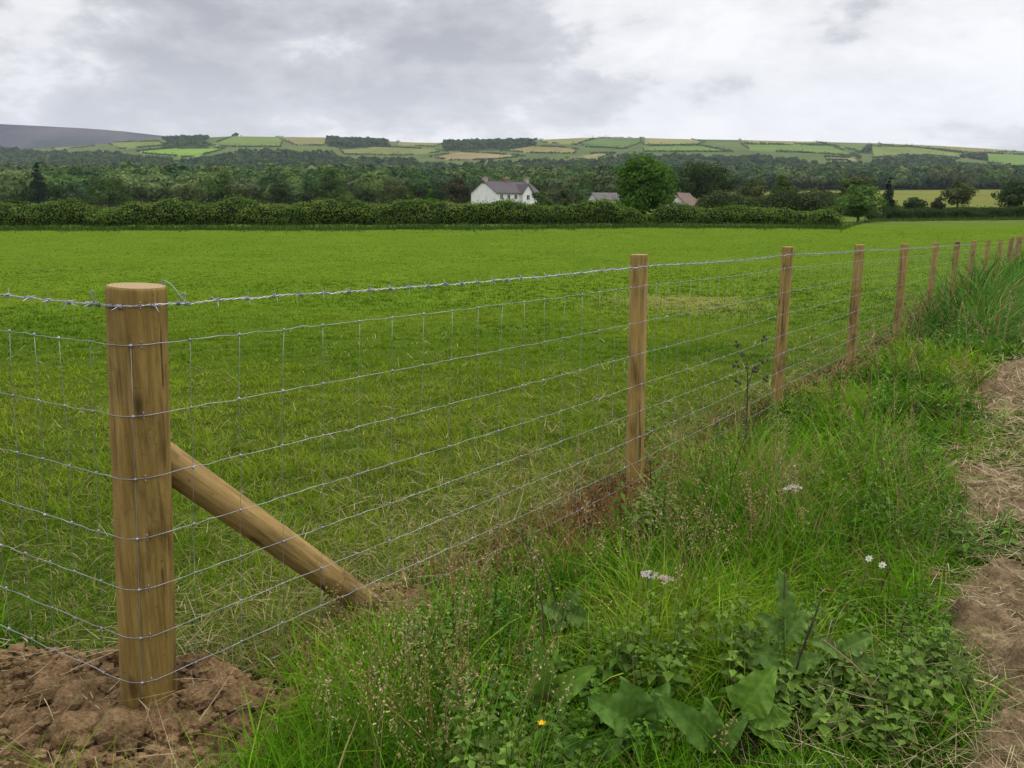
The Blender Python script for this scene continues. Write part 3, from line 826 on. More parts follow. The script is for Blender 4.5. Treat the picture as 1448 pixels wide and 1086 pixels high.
# cross gable on the long front
mb = MB(); gy0, gy1, gd = 8.6, 12.6, .9
v = [(gd, gy0, -.6), (gd, gy1, -.6), (gd, gy1, 4.7), (gd, (gy0 + gy1) / 2, 6.7), (gd, gy0, 4.7), (-3, gy0, -.6), (-3, gy1, -.6), (-3, gy1, 4.7), (-3, (gy0 + gy1) / 2, 6.7), (-3, gy0, 4.7)]
mb.add(v, [(1, 6, 7, 2), (5, 0, 4, 9)], WHITE); mb.f.append(np.array([[0, 1, 2, 3, 4]]))
child(mb, 'gable_wing', M_PAINT, hx)
mb = MB(); ym_ = (gy0 + gy1) / 2
for y_e, sgn in ((gy0, -1), (gy1, 1)):
    e = y_e + sgn * .28; zl = 4.7 - .28
    v = []
    for x in (gd + .25, -3.2): v += [(x, e, zl), (x, ym_, 6.72), (x, ym_, 6.88), (x, e, zl + .16)]
    mb.add(v, [(0, 1, 2, 3), (7, 6, 5, 4), (0, 4, 5, 1), (1, 5, 6, 2), (2, 6, 7, 3), (3, 7, 4, 0)], SLATE)
child(mb, 'wing_roof', M_PAINT, hx)
def window(root, kind, x, y, z, w, h, axis):
    """axis 'x': opening in the front (faces +x); axis 'y': in the gable (faces -y)"""
    mb = MB()
    if axis == 'x': box(mb, x, x + .05, y - w / 2, y + w / 2, z, z + h, (.75, .75, .74))
    else: box(mb, x - w / 2, x + w / 2, y - .05, y, z, z + h, (.75, .75, .74))
    o = child(mb, kind, M_PAINT, root)
    mb = MB()
    for k in (-1, 1):
        if axis == 'x': box(mb, x + .05, x + .07, y + k * w * .24 - w * .19, y + k * w * .24 + w * .19, z + .1, z + h - .1, DARKG)
        else: box(mb, x + k * w * .24 - w * .19, x + k * w * .24 + w * .19, y - .07, y - .05, z + .1, z + h - .1, DARKG)
    sub(mb, 'pane', M_PAINT, o)
for yy_ in (1.8, 4.4, 7.0, 14.4): window(hx, 'window', .002, yy_, 3.2, 1.1, 1.25, 'x'); window(hx, 'window', .002, yy_, .7, 1.1, 1.35, 'x')
window(hx, 'window', gd + .002, ym_, 3.1, 1.2, 1.3, 'x'); window(hx, 'window', gd + .002, ym_, .7, 1.4, 1.4, 'x')
hx.rotation_euler = (0, 0, -math.radians(40))
tag(hx, 'white two-storey farmhouse with slate roof, chimneys and a small cross gable beyond the hedge', 'house')

def outbuilding(name, u, D, W_, L_, ze, zr, rz, wall_c, roof_c, label, hip=0):
    p = at(u, 285, D); r = empty(name, (p[0], p[1], float(g(p[0], p[1]))))
    mb = MB(); gable_walls(mb, -W_, 0, 0, L_, ze, zr - .05, wall_c); child(mb, 'wall', M_PAINT, r)
    mb = MB(); slab_roof(mb, -W_, 0, 0, L_, ze, zr, .3, .16, roof_c); child(mb, 'roof', M_PAINT, r)
    mb = MB(); box(mb, -W_ * .72, -W_ * .28, -.06, .0, -.5, 2.4, (.10, .09, .08)); child(mb, 'door', M_PAINT, r)
    r.rotation_euler = (0, 0, rz); tag(r, label, 'barn' if 'barn' in label else 'house')
outbuilding('barn', 848, 188, 5.5, 7, 2.3, 4.6, -math.radians(58), (.50, .48, .45), (.115, .105, .105), 'grey roofed barn half hidden behind the hedge, left of the big bright tree')
outbuilding('cottage', 971, 150, 4.4, 6, 2.1, 4.1, -math.radians(35), (.58, .54, .50), (.135, .092, .078), 'pale cottage with rust brown roof peeping out right of the big bright tree')

# ------------------------------------------------------------------ fence
def fg(t):  # ground level along the long run
    x = C0[0] + DR[0] * t; y = C0[1] + DR[1] * t
    return np.interp(y, _ty, _tz)
fence = empty('wire_fence', (C0[0], C0[1], 0))
tag(fence, 'new stock fence of round wooden posts, wire netting and one barbed top wire', 'fence')
rng = R8(400)
# corner post
pb = at(212, 1003, 2.35); pt = at(193, 404, 2.35)
ax = (pt - pb); Hc = np.linalg.norm(ax); axn = ax / Hc
RC = .0815
def post_mesh(mb, p0, p1, r, seed, n=40, rings=46, bevel=.006, flare=0.0):
    rg = R8(seed); d = p1 - p0; L = np.linalg.norm(d); t = d / L
    ref = np.array([1.0, 0, 0]); u = np.cross(t, ref); u /= np.linalg.norm(u); w = np.cross(u, t)
    a = np.arange(n) * 2 * PI / n
    s = np.concatenate([np.linspace(0, L - .02, rings), [L - .008, L - .002, L]])
    shr = np.concatenate([np.ones(rings), [.998, .985, .955]])
    A, S = np.meshgrid(a, s); SH = np.broadcast_to(shr[:, None], A.shape)
    rr = r * SH * (1 + .018 * (vnoise(np.cos(A) * 2 + 5, S * 2.2 + np.sin(A) * 2, seed) - .5) * 2 + .012 * np.sin(2 * A + S * 1.5 + seed) + flare * (1 - S / L))
    for kz in rg.uniform(.15, .9, 3):
        rr = rr + r * .035 * np.exp(-((S - kz * L - .01 * np.sin(A * 2)) / .012) ** 2) * (.5 + .5 * np.sin(A + kz * 20))
    bow = np.sin(S / L * PI) * .006 * rg.uniform(-1, 1)
    V = p0 + t * S[..., None] + rr[..., None] * (u * np.cos(A)[..., None] + w * np.sin(A)[..., None]) + u * bow[..., None]
    nr = len(s); i = np.arange(nr - 1)[:, None] * n; j = np.arange(n)[None]; j2 = (j + 1) % n
    f = np.stack([i + j, i + j2, i + n + j2, i + n + j], -1).reshape(-1, 4)
    mb.add(V.reshape(-1, 3), f)
    return V[-1]
def end_cap(ring, lift):
    mb = MB(); c = ring.mean(0); n = len(ring)
    rings = [c + (ring - c) * k + lift for k in (1.0, .66, .33)]
    v = np.concatenate(rings + [[c + lift]])
    f = [];
    for k in range(2):
        f += [(k * n + j, k * n + (j + 1) % n, (k + 1) * n + (j + 1) % n, (k + 1) * n + j) for j in range(n)]
    mb.add(v, f)
    mb.f.append(np.array([(2 * n + j, 2 * n + (j + 1) % n, 3 * n) for j in range(n)]))
    return mb
mb = MB(); ring = post_mesh(mb, pb - axn * .45, pt, RC, 5, 56, 60)
cpost = mb.build('corner_post', M_POST, fence, pb, smooth=True)
cpost['label'] = 'thick round corner post with flat sawn top'
cap = end_cap(ring, axn * .0005)
# the rings texture turns about the cap's own centre
o = cap.build('end_grain', M_END, None, ring.mean(0) + np.array([.012, .01, 0])); o.parent = cpost; o.matrix_parent_inverse = Matrix.Translation(-Vector(pb))
def corner_axis(z):
    k = (z - pb[2]) / (pt[2] - pb[2]); return pb + ax * k
# strut
b1 = at(553, 880, 3.17); b0 = corner_axis(.85) + np.array([.02, .045, 0])
dirb = (b1 - b0) / np.linalg.norm(b1 - b0)
Lb = float(np.linalg.norm(b1 - b0))
mb = MB(); ring = post_mesh(mb, np.array([0, 0, -.3]), np.array([0, 0, Lb]), .055, 9, 36, 40)
br = mb.build('brace', M_STRUT, fence, None, smooth=True); br.location = b1; br.rotation_euler = Vector(-dirb).to_track_quat('Z', 'Y').to_euler(); br['label'] = 'slanting round strut propping the corner post'
o = end_cap(ring, np.array([0, 0, .0005])).build('end_grain', M_END, None); o.parent = br

# line posts: one built, then copied
mb = MB(); ring = post_mesh(mb, np.array([0, 0, -.4]), np.array([0, 0, 1.38]), .0535, 12, 28, 34)
pp = mb.build('post', M_LINE, None, smooth=True); capo = end_cap(ring, np.array([0, 0, .0005])).build('end_grain', M_END, None)
capo.parent = pp
LINE = []
for n in range(14):
    D = 2.4 * (n + 2); x = P1[0] + .688 * (D - 4.8)
    LINE.append((x, D))
tops = {0: (908, 360), 1: (1114, 349), 2: (1217, 346), 3: (1280, 345), 4: (1323, 343), 5: (1353.5, 341.5), 6: (1377, 340.5), 7: (1398, 339.5), 8: (1415, 338.5), 9: (1429, 337.5), 10: (1441, 336.5)}
POSTS = []
for n, (x, D) in enumerate(LINE):
    if n in tops:
        q = at(*tops[n], D); x = q[0]; zt = q[2]
    else: zt = np.interp(D, _ty, _tz) + 1.38
    POSTS.append((x, D, zt - 1.38))
ql = 3.3; lx, ly = C0 + DL * ql
POSTS.append((lx, ly, .02))
for n, (x, y, z) in enumerate(POSTS):
    o = pp if n == 0 else pp.copy()
    if n:
        COL.objects.link(o); e = capo.copy(); COL.objects.link(e); e.parent = o
    o.location = (x, y, z); o.rotation_euler = (rng.normal(0, .006), rng.normal(0, .006), rng.uniform(0, 6.28))
    k = 1 + rng.normal(0, .035); o.scale = (k, k, 1)
    o.parent = fence; o.matrix_parent_inverse = Matrix.Translation(-Vector(fence.location))

# wires. run coordinate l: 0 at the corner, >0 along the long run, <0 along the short run
PT = np.array([(C0[0], C0[1], 0.0)] + POSTS[:14])
PTd = np.concatenate([[0], np.cumsum(np.hypot(np.diff(PT[:, 0]), np.diff(PT[:, 1])))])
def run_right(l, h):
    """points just in front of the posts on the near side"""
    x = np.interp(l, PTd, PT[:, 0]); y = np.interp(l, PTd, PT[:, 1]); z = np.interp(l, PTd, PT[:, 2])
    off = np.interp(l, [0, PTd[1], 1e3], [RC + .004, .0535 + .004, .0535 + .004])
    i = np.clip(np.searchsorted(PTd, l) - 1, 0, len(PTd) - 2)
    span = PTd[i + 1] - PTd[i]; fpos = (l - PTd[i]) / span
    sag = -.010 * np.sin(fpos * PI) ** 1
    return np.stack([x + NR[0] * off, y + NR[1] * off, z + h + sag], 1)
def run_left(l, h):
    return np.stack([C0[0] + DL[0] * l + NL[0] * (RC + .004), C0[1] + DL[1] * l + NL[1] * (RC + .004), h + .006 * l + 0 * l], 1)
an_l = math.atan2(NL[1], NL[0]); an_r = math.atan2(NR[1], NR[0])
def wire_path(h, rng, step=.045, lmax=None, wob=.0016):
    lmax = PTd[-1] if lmax is None else lmax
    lr = np.concatenate([np.arange(.03, 8, step), np.arange(8, 16, .12), np.arange(16, lmax, .35)])
    ll = np.arange(3.25, .03, -step)
    c = corner_axis(h)
    sh = c - np.array([C0[0], C0[1], h])
    aa = np.linspace(an_l, an_r, 12)
    arc = np.stack([c[0] + np.cos(aa) * (RC + .003), c[1] + np.sin(aa) * (RC + .003), np.full(12, h)], 1)
    A = run_left(ll, h); B = run_right(lr, h)
    A = A + sh * (1 - sstep(0, 3.2, ll))[:, None]; B = B + sh * (1 - sstep(0, PTd[1], lr))[:, None]
    p = np.concatenate([A, arc, B])
    w = np.where(np.hypot(p[:, 0] - c[0], p[:, 1] - c[1]) > .1, wob, .0004)
    p = p + rng.normal(0, 1, p.shape) * w[:, None] * np.array([.3, .3, 1])
    return p, len(A), len(A) + 12
HS = [1.207, 1.0, .81, .624, .46, .30, .148, .028]
WR = .00115
mb_r = MB(); mb_l = MB()
for h in HS:
    p, i0, i1 = wire_path(h, rng)
    im = (i0 + i1) // 2
    tube(mb_l, p[:im + 1], WR * 1.05, 5); tube(mb_r, p[im:], WR * 1.05, 5)
oct_v, oct_f = icosphere(1)
def stay(mb, fn, l, corner=False):
    top = HS[0]; pts = []
    for k, h in enumerate(HS):
        q = fn(np.array([l]), h)[0]
        sh = (corner_axis(h) - np.array([C0[0], C0[1], h])) * (1 - (sstep(0, 3.2, l) if fn is run_left else sstep(0, PTd[1], l)))
        q = q + sh
        q = q + rng.normal(0, .003, 3) * [.6, .6, 0]
        pts.append(q)
        if l < 9:
            mb.add(q + oct_v * np.array([.0052, .0052, .0062]) * rng.uniform(.8, 1.15), oct_f)
    pts = np.array(pts)
    # bow a little between the line wires
    full = []
    for k in range(len(pts) - 1):
        for f_ in (0, .5): full.append(pts[k] * (1 - f_) + pts[k + 1] * f_ + (rng.normal(0, .0012, 3) * [1, 1, 0] if f_ else 0))
    full.append(pts[-1])
    tube(mb, np.array(full), WR * .72, 4)
lst = .11
while lst < PTd[-1] - .1:
    stay(mb_r, run_right, lst); lst += .17
for l in np.arange(.10, 3.2, .135): stay(mb_l, run_left, l)
# the stay that lies against the corner post
def on_post(l, h):
    c = corner_axis(h); a_ = an_l * .52 + an_r * .48
    return np.array([[c[0] + math.cos(a_) * (RC + .005), c[1] + math.sin(a_) * (RC + .005), h]])
pts = np.array([on_post(0, h)[0] for h in HS]); tube(mb_r, pts, WR * .85, 4)
for q in pts: mb_r.add(q + oct_v * .0058, oct_f)
o = mb_r.build('wire_netting', M_WIRE, fence, PT[0], smooth=True); o['label'] = 'square wire netting of the long run along the verge'
o = mb_l.build('wire_netting', M_WIRE, fence, PT[0], smooth=True); o['label'] = 'square wire netting running left from the corner post'

# barbed wire: two twisted strands with four-point barbs
def barbed(mb, p, first, fine=True):
    seg = np.linalg.norm(np.diff(p, axis=0), axis=1); cum = np.concatenate([[0], np.cumsum(seg)])
    L = cum[-1]
    l = np.concatenate([np.arange(0, min(L, 7), .008), np.arange(7, max(L, 7), .05)]); l = l[l < L]
    q = np.stack([np.interp(l, cum, p[:, k]) for k in range(3)], 1)
    t = np.gradient(q, axis=0); t /= np.linalg.norm(t, axis=1, keepdims=True)
    u = np.cross(t, [0, 0, 1.0]); u /= np.linalg.norm(u, axis=1, keepdims=True); w = np.cross(u, t)
    ph = l / .06 * 2 * PI
    for k in (0, PI):
        rr = .0020
        tube(mb, q + rr * (u * np.cos(ph + k)[:, None] + w * np.sin(ph + k)[:, None]), .0013, 4)
    pos = first
    while pos < min(L, 20):
        i = min(int(np.searchsorted(l, pos)), len(l) - 2)
        c = q[i]; ti, ui, wi = t[i], u[i], w[i]
        a = np.linspace(0, 4 * PI, 14)
        coil = c + ti * (np.linspace(-.007, .007, 14))[:, None] + .0052 * (ui * np.cos(a)[:, None] + wi * np.sin(a)[:, None])
        tube(mb, coil, .0016, 4)
        for s_, a_ in ((-.006, .5), (.006, 2.2), (-.002, 3.6), (.003, 5.2)):
            ang = a_ + rng.uniform(-.4, .4) + pos * 7
            dd = ui * math.cos(ang) + wi * math.sin(ang) + ti * rng.uniform(-.5, .5)
            e = c + ti * s_
            tube(mb, np.array([e, e + dd * .016, e + dd * .024]), np.array([.0014, .0012, .0003]), 4)
        pos += .105
p, i0, i1 = wire_path(1.318, rng, wob=.0018); im = (i0 + i1) // 2
mb = MB(); barbed(mb, p[im:], .05); o = mb.build('barbed_wire', M_WIRE, fence, PT[0]); o['label'] = 'barbed top wire along the long run'
mb = MB(); barbed(mb, p[:im + 1][::-1], .04); o = mb.build('barbed_wire', M_WIRE, fence, PT[0]); o['label'] = 'barbed top wire running left from the corner post'
# tied ends: wraps round the top wire, a curled loose end, and staples
def curl(pts, r=.0014):
    pts = np.array(pts, float); n = len(pts); k = np.linspace(0, n - 1, n * 6)
    out = np.stack([np.interp(k, range(n), pts[:, j]) for j in range(3)], 1)
    for _ in range(3): out[1:-1] = (out[:-2] + out[1:-1] * 2 + out[2:]) / 4
    mb = MB(); tube(mb, out, r, 5); mb.build('wire_tie', M_WIRE, fence, PT[0], smooth=True)
fz = lambda u, v, d=2.30: at(u, v, d)
curl([fz(262, 427), fz(256, 418), fz(260, 413), fz(263, 418), fz(258, 424), fz(252, 414), fz(243, 403), fz(234, 397), fz(228, 396), fz(229, 401), fz(233, 400)])
curl([fz(165, 431), fz(167, 439), fz(171, 440), fz(168, 432), fz(163, 436), fz(168, 446)], .0018)
curl([fz(134, 428), fz(130, 419), fz(128, 412), fz(131, 410), fz(132, 415)], .0016)
for (u, v) in ((128, 426), (140, 427), (150, 430), (168, 434), (244, 428), (252, 428), (262, 425)):
    i = np.argmin(np.abs(project(p[:, 0], p[:, 1], p[:, 2])[0] - u) + 1e3 * (p[:, 1] > 2.9)); c = p[i]
    a = np.linspace(0, 6 * PI, 26)
    tdir = np.array([.8, .2, 0]) if u > 200 else np.array([.93, -.3, 0])
    mb = MB(); tube(mb, c + tdir * np.linspace(-.008, .008, 26)[:, None] + .0062 * np.stack([-.2 * np.cos(a), np.cos(a), np.sin(a)], 1), .0018, 4); mb.build('wire_tie', M_WIRE, fence, PT[0], smooth=True)
for h in HS + [1.318]:
    c = corner_axis(h); a_ = an_l * .3 + an_r * .7
    e = np.array([c[0] + math.cos(a_) * (RC + .0045), c[1] + math.sin(a_) * (RC + .0045), h])
    mb = MB(); tube(mb, [e + [0, 0, -.012] - np.array([math.cos(a_), math.sin(a_), 0]) * .006, e + [0, 0, -.008], e + [0, 0, .008], e + [0, 0, .012] - np.array([math.cos(a_), math.sin(a_), 0]) * .006], .0016, 5)
    o = mb.build('staple', M_WIRE, None, pb); o.parent = cpost; o.matrix_parent_inverse = Matrix.Translation(-Vector(pb))

# ------------------------------------------------------------------ clods and stones by the corner post
ICO = icosphere(4)
CLODS = [(112, 1003, 30, 'egg shaped earthy stone left of the corner post foot'), (112, 1046, 36, 'larger rounded clod below the egg shaped stone'),
         (178, 1050, 40, 'broad pale clod in front of the corner post foot'), (286, 1000, 28, 'smooth clod right of the corner post foot'),
         (68, 1035, 17, 'small dark clod left of the larger rounded clod'), (150, 1015, 16, 'small clod between the egg shaped stone and the corner post')]
for i, (u, v, rp, label) in enumerate(CLODS):
    p = ground_at(u, v + rp * .5); r = rp / F * p[1] * 1.02
    z0 = float(soil_z(p[0], p[1]))
    V = ICO[0].copy(); nn = n3(V, 1.6, 500 + i); n2 = n3(V, 5.0, 520 + i)
    k = .78 + .42 * nn + .16 * (n2 - .5)
    # flat broken faces
    for q in range(5):
        dd = R8(600 + i * 7 + q).normal(size=3); dd /= np.linalg.norm(dd)
        h_ = V @ dd; k = np.where(h_ * k > .72, .72 / np.maximum(h_, .01), k)
    k = k + .05 * (n3(V, 11, 540 + i) - .5)
    V = V * k[:, None] * np.array([1.15, .95, .85]) * r
    mb = MB(); mb.add(V, ICO[1]); o = mb.build('earth_clod', M_CLOD, None, smooth=True)
    o.location = (p[0], p[1], z0 + r * .40); o.rotation_euler = (0, 0, i * 1.3)
    tag(o, label, 'clod', 'clods beside the corner post')
# crumbs of soil
rng = R8(610); mb = MB(); v1, f1 = icosphere(1)
for k in range(5000):
    x = rng.uniform(-2.6, -.1); y = rng.uniform(1.5, 3.3)
    if soil_amt(np.array([x]), np.array([y]))[0] < .35: continue
    r = rng.gamma(2, .0045) + .004
    mb.add(np.array([x, y, float(soil_z(x, y)) + r * .3]) + v1 * r * rng.uniform(.6, 1.2, (12 if len(v1) == 12 else len(v1), 1)) * [1.2, 1, .8], f1)
for k in range(1600):
    t = rng.uniform(-2, 16); s = path_centre(t) + rng.normal(0, .35)
    x, y = C0 + DR * t + NR * s
    r = rng.gamma(2, .0045) + .004
    mb.add(np.array([x, y, float(g(x, y)) + .03 + r * .2]) + v1 * r * rng.uniform(.6, 1.2, (len(v1), 1)) * [1.2, 1, .8], f1)
tag(mb.build('soil_crumbs', M_SOIL), 'loose crumbs of earth on the bare ground', 'soil crumbs', kind='stuff')

# ------------------------------------------------------------------ grass
CLEAR = [ground_at(u, v)[:2] for u, v in ((772, 1012), (905, 1046), (1010, 1070), (1060, 1035), (838, 1082), (1110, 975), (1195, 960), (800, 900))]
def grazed(x, y):
    k = np.ones(len(x))
    for px, py in CLEAR:
        L = math.hypot(px, py); ux, uy = px / L, py / L
        f = (x - px) * ux + (y - py) * uy; q = -(x - px) * uy + (y - py) * ux
        m = np.exp(-(q / (.055 * L)) ** 4) * sstep(-.55, -.4, f) * (1 - sstep(.05, .2, f))
        k = k * (1 - .55 * m)
    return k
def polar(rng, n, d0, d1, amax, amin=None):
    d = np.exp(rng.uniform(math.log(d0), math.log(d1), n)); a = rng.uniform(-amax if amin is None else amin, amax, n)
    return d * np.sin(a), d * np.cos(a), d

def pick(rng, pal, k):
    pal = np.array(pal); i = np.clip((k * len(pal)).astype(int), 0, len(pal) - 1); return pal[i]

# pasture
def clumped(rng, x, y, frac, per, r0, d):
    """gather a share of the blades into tufts: returns position, outward direction, radius share and tuft id noise"""
    n = len(x); m = rng.uniform(size=n) < frac
    i = np.where(m)[0]; nc = max(1, len(i) // per)
    ctr = rng.choice(i, nc, replace=False)
    # each blade joins a tuft of about its own distance, so that tufts thin out evenly
    so = np.argsort(d[i]); sc_ = ctr[np.argsort(d[ctr])]
    own = sc_[np.minimum((np.arange(len(i)) * nc) // max(1, len(i)), nc - 1)]
    ii = i[so]
    rr = r0 * np.sqrt(rng.uniform(0, 1, len(i))) * rng.uniform(.6, 1.6, len(i)) * (1 + d[own] * .05); aa = rng.uniform(0, 6.28, len(i))
    x = x.copy(); y = y.copy(); az = rng.uniform(0, 6.28, n); rad = np.zeros(n); tid = rng.uniform(size=n)
    tv = rng.uniform(size=n)
    x[ii] = x[own] + rr * np.cos(aa); y[ii] = y[own] + rr * np.sin(aa)
    az[ii] = aa + rng.normal(0, .5, len(i)); rad[ii] = rr / r0; tid[ii] = tv[own]
    return x, y, az, rad, tid, m
rng = R8(700)
n = 470000
x, y, d = polar(rng, n, 2.0, 96, .78)
x, y, az, rad, tid, inc = clumped(rng, x, y, .5, 26, .05, d)
d = np.hypot(x, y)
m = in_field(x, y) & (y < 88 + .05 * x)
sa = np.zeros(n); near = d < 4.5; sa[near] = soil_amt(x[near], y[near])
m &= rng.uniform(size=n) > sa * 1.25
s, t = st(x, y)
dryk = np.exp(-(s / .45) ** 2)
m &= rng.uniform(size=n) > dryk * .12
x, y, d, s, t, dryk, az, rad, tid, inc = [q[m] for q in (x, y, d, s, t, dryk, az, rad, tid, inc)]; n = len(x)
tuft = .5 + (fbm(x * 2.2, y * 2.2, 71, 4) - .5) * (1 - .85 * sstep(5, 14, d)); big = fbm(x / 2.6, y / 2.6, 72, 3); vb = fbm(x / 7, y / 11, 73, 4)
nearf = 1 - sstep(3, 11, d); farf = sstep(10, 40, d)
h = (.026 + .09 * np.clip(tuft - .28, 0, 1) ** 1.2 + .012 * rng.uniform(size=n)) * (1 + .35 * nearf) * (1 + .004 * d)
h *= rng.uniform(.6, 1.4, n) * (1 - .45 * sstep(14, 45, d)) * np.where(inc, 1.0 + .6 * (tid - .3) * (1 - farf), .85)
w = np.maximum(.0032, .00098 * d) * rng.uniform(.7, 1.4, n)
kk = .18 + 1.1 * (big - .5) + .5 * (.5 + (rng.uniform(size=n) - .5) * (1 - .8 * farf)) + 1.3 * (vb - .5) + .35 * (tid - .5) * inc * (1 - farf)
c = pick(rng, [(.044, .092, .008), (.062, .118, .010), (.084, .142, .012), (.108, .162, .014), (.140, .180, .022)], np.clip(kk, 0, .999))
c = c * rng.uniform(.8, 1.25, (n, 1)) ** (1 - .8 * farf[:, None]) * [1.30, 1.36, .75]
c = lerp(c, np.array([.095, .150, .012]) * (.48 + 1.05 * vb[:, None]), .72 * farf)
worn = np.exp(-(((x - 3.9) / 1.5) ** 2 + ((y - 18.6) / 2.4) ** 2)) * .85
str_ = rng.uniform(size=n) < ((.06 + .30 * nearf * (1.4 - tuft)) * (1 - farf) + .45 * dryk + .6 * worn)
c[str_] = pick(rng, [(.17, .15, .05), (.24, .20, .08), (.30, .26, .11)], rng.uniform(0, .999, str_.sum()))
h[worn > .4] *= .6
lean = np.abs(rng.normal(0, .4, n)) + .5 * str_ + .35 * rad; curl_ = rng.uniform(.2, 1.5, n)
mb = MB(); blades(mb, rng, np.stack([x, y, g(x, y) - .006], 1), h * 1.3, w, az, lean, curl_, c, 3)
tag(mb.build('pasture_grass', M_GRASS), 'short green pasture grass covering the field', 'grass', kind='stuff')

# cut strands lying in the near pasture
rng = R8(710); n = 26000
x, y, d = polar(rng, n, 2.2, 13, .75)
sa = np.zeros(n); near = d < 4.5; sa[near] = soil_amt(x[near], y[near])
s, t = st(x, y)
m = in_field(x, y) & (rng.uniform(size=n) < .15 + .8 * np.exp(-(s / .9) ** 2) + .35 * (1 - sstep(2.5, 5, d))) & (rng.uniform(size=n) > sa * .75) & (fbm(x * 1.6, y * 1.6, 77) > .42)
x, y, d = x[m], y[m], d[m]; n = len(x)
c = pick(rng, [(.13, .135, .045), (.20, .18, .07), (.28, .24, .11), (.36, .30, .16)], rng.uniform(0, .999, n))
mb = MB(); blades(mb, rng, np.stack([x, y, g(x, y) + rng.uniform(.012, .05, n)], 1), rng.uniform(.06, .2, n), np.maximum(.0026, .0009 * d), rng.uniform(0, 6.28, n), rng.uniform(1.15, 1.55, n), rng.normal(.25, .5, n), c, 4)
tag(mb.build('cut_grass', M_STRAW), 'pale cut grass strands lying on the pasture near the fence', 'cut grass', kind='stuff')

# verge
def verge_h(x, y, s, t):
    b = fbm(x * 1.7, y * 1.7, 80, 3)
    h = .10 + .36 * np.clip(b - .22, 0, 1) * sstep(.05, .85, s)
    return h * (1 - .72 * np.exp(-((s - 2.4) / .85) ** 2))
rng = R8(720); n = 700000
x, y, d = polar(rng, n, 1.35, 40, .80)
t2 = rng.uniform(-2.5, 9, 60000); s2 = rng.uniform(2.2, 5.5, 60000)
x[-60000:] = C0[0] + DR[0] * t2 + NR[0] * s2; y[-60000:] = C0[1] + DR[1] * t2 + NR[1] * s2
d = np.hypot(x, y); pm = rng.permutation(n); x, y, d = x[pm], y[pm], d[pm]
x, y, az, rad, tid, inc = clumped(rng, x, y, .62, 34, .075, d)
d = np.hypot(x, y)
s, t = st(x, y)
out = ~in_field(x, y)
pth = path_amt(x, y); sa = np.zeros(n); near = d < 4.5; sa[near] = soil_amt(x[near], y[near])
strip = np.exp(-((s - .03) / .20) ** 2)
m = out & (rng.uniform(size=n) > pth * 1.02) & (rng.uniform(size=n) > sa * 1.2) & (rng.uniform(size=n) > .15 * strip)
m |= (~out) & (s > -.25) & (t > .4) & (rng.uniform(size=n) < .25)
m &= ~((sa > .25) & (x < -.75) & (rng.uniform(size=n) < .9))
x, y, d, s, t, strip, az, rad, tid, inc = [q[m] for q in (x, y, d, s, t, strip, az, rad, tid, inc)]; n = len(x)
tall = sstep(9, 14, t) * sstep(.05, .5, s) * (1 - sstep(1.6, 2.3, s))
h = verge_h(x, y, s, t) * rng.gamma(6, 1 / 6, n) * (1 + 1.0 * tall) * grazed(x, y) * np.where(inc, .65 + .65 * tid, .75) * (1 - .35 * np.exp(-(s / .30) ** 2))
w = np.maximum(.0040, .00112 * d) * rng.gamma(5, .21, n)
pt_ = fbm(x * 1.1, y * 1.1, 82, 3); hue = fbm(x * .6 + 9, y * .6, 83, 3)
kk = np.clip(pt_ * 1.3 - .22 + rng.normal(0, .12, n) + .55 * (tid - .5) * inc, 0, .999)
c = pick(rng, [(.018, .050, .005), (.036, .094, .007), (.056, .138, .009), (.078, .172, .011), (.104, .195, .015), (.145, .200, .028)], kk) * rng.uniform(.7, 1.4, (n, 1)) * [1.32, 1.34, .85]
h = h + np.clip(sstep(10.5, 14, t) * sstep(-.05, .2, s) * (1 - sstep(1.1, 1.6, s)), 0, 1) * rng.gamma(6, .085, n) * (.5 + .8 * vnoise(x / 1.4, y / 1.4, 89))
c = np.where((tall > .3)[:, None], c * [.75, .8, 2.4], c)
rust = np.exp(-((s - .22) / .24) ** 2) * sstep(.9, 1.6, t) * (1 - .55 * sstep(4, 6, t)) * (.25 + 1.0 * sstep(.38, .55, vnoise(x * 1.7, y * 1.7, 87)))
dr = rng.uniform(size=n) < (.04 + .42 * strip + .16 * sstep(.5, .7, hue) + .75 * rust)
c[dr] = pick(rng, [(.15, .075, .028), (.21, .12, .048), (.27, .19, .08), (.34, .27, .13)], np.clip(rng.uniform(0, 1.0, dr.sum()) - .25 * rust[dr], 0, .999))
h = h * (1 - .35 * np.clip(rust, 0, 1))
lean = np.abs(rng.normal(.06, .3, n)) + .42 * rad; curl_ = np.minimum(rng.gamma(2.4, .6, n), 2.8)
mb = MB(); blades(mb, rng, np.stack([x, y, g(x, y) - .01], 1), h * 1.25, w, az, lean, curl_, c, 4)
tag(mb.build('verge_grass', M_GRASS), 'long lush grass of the verge between fence and path', 'grass', kind='stuff')

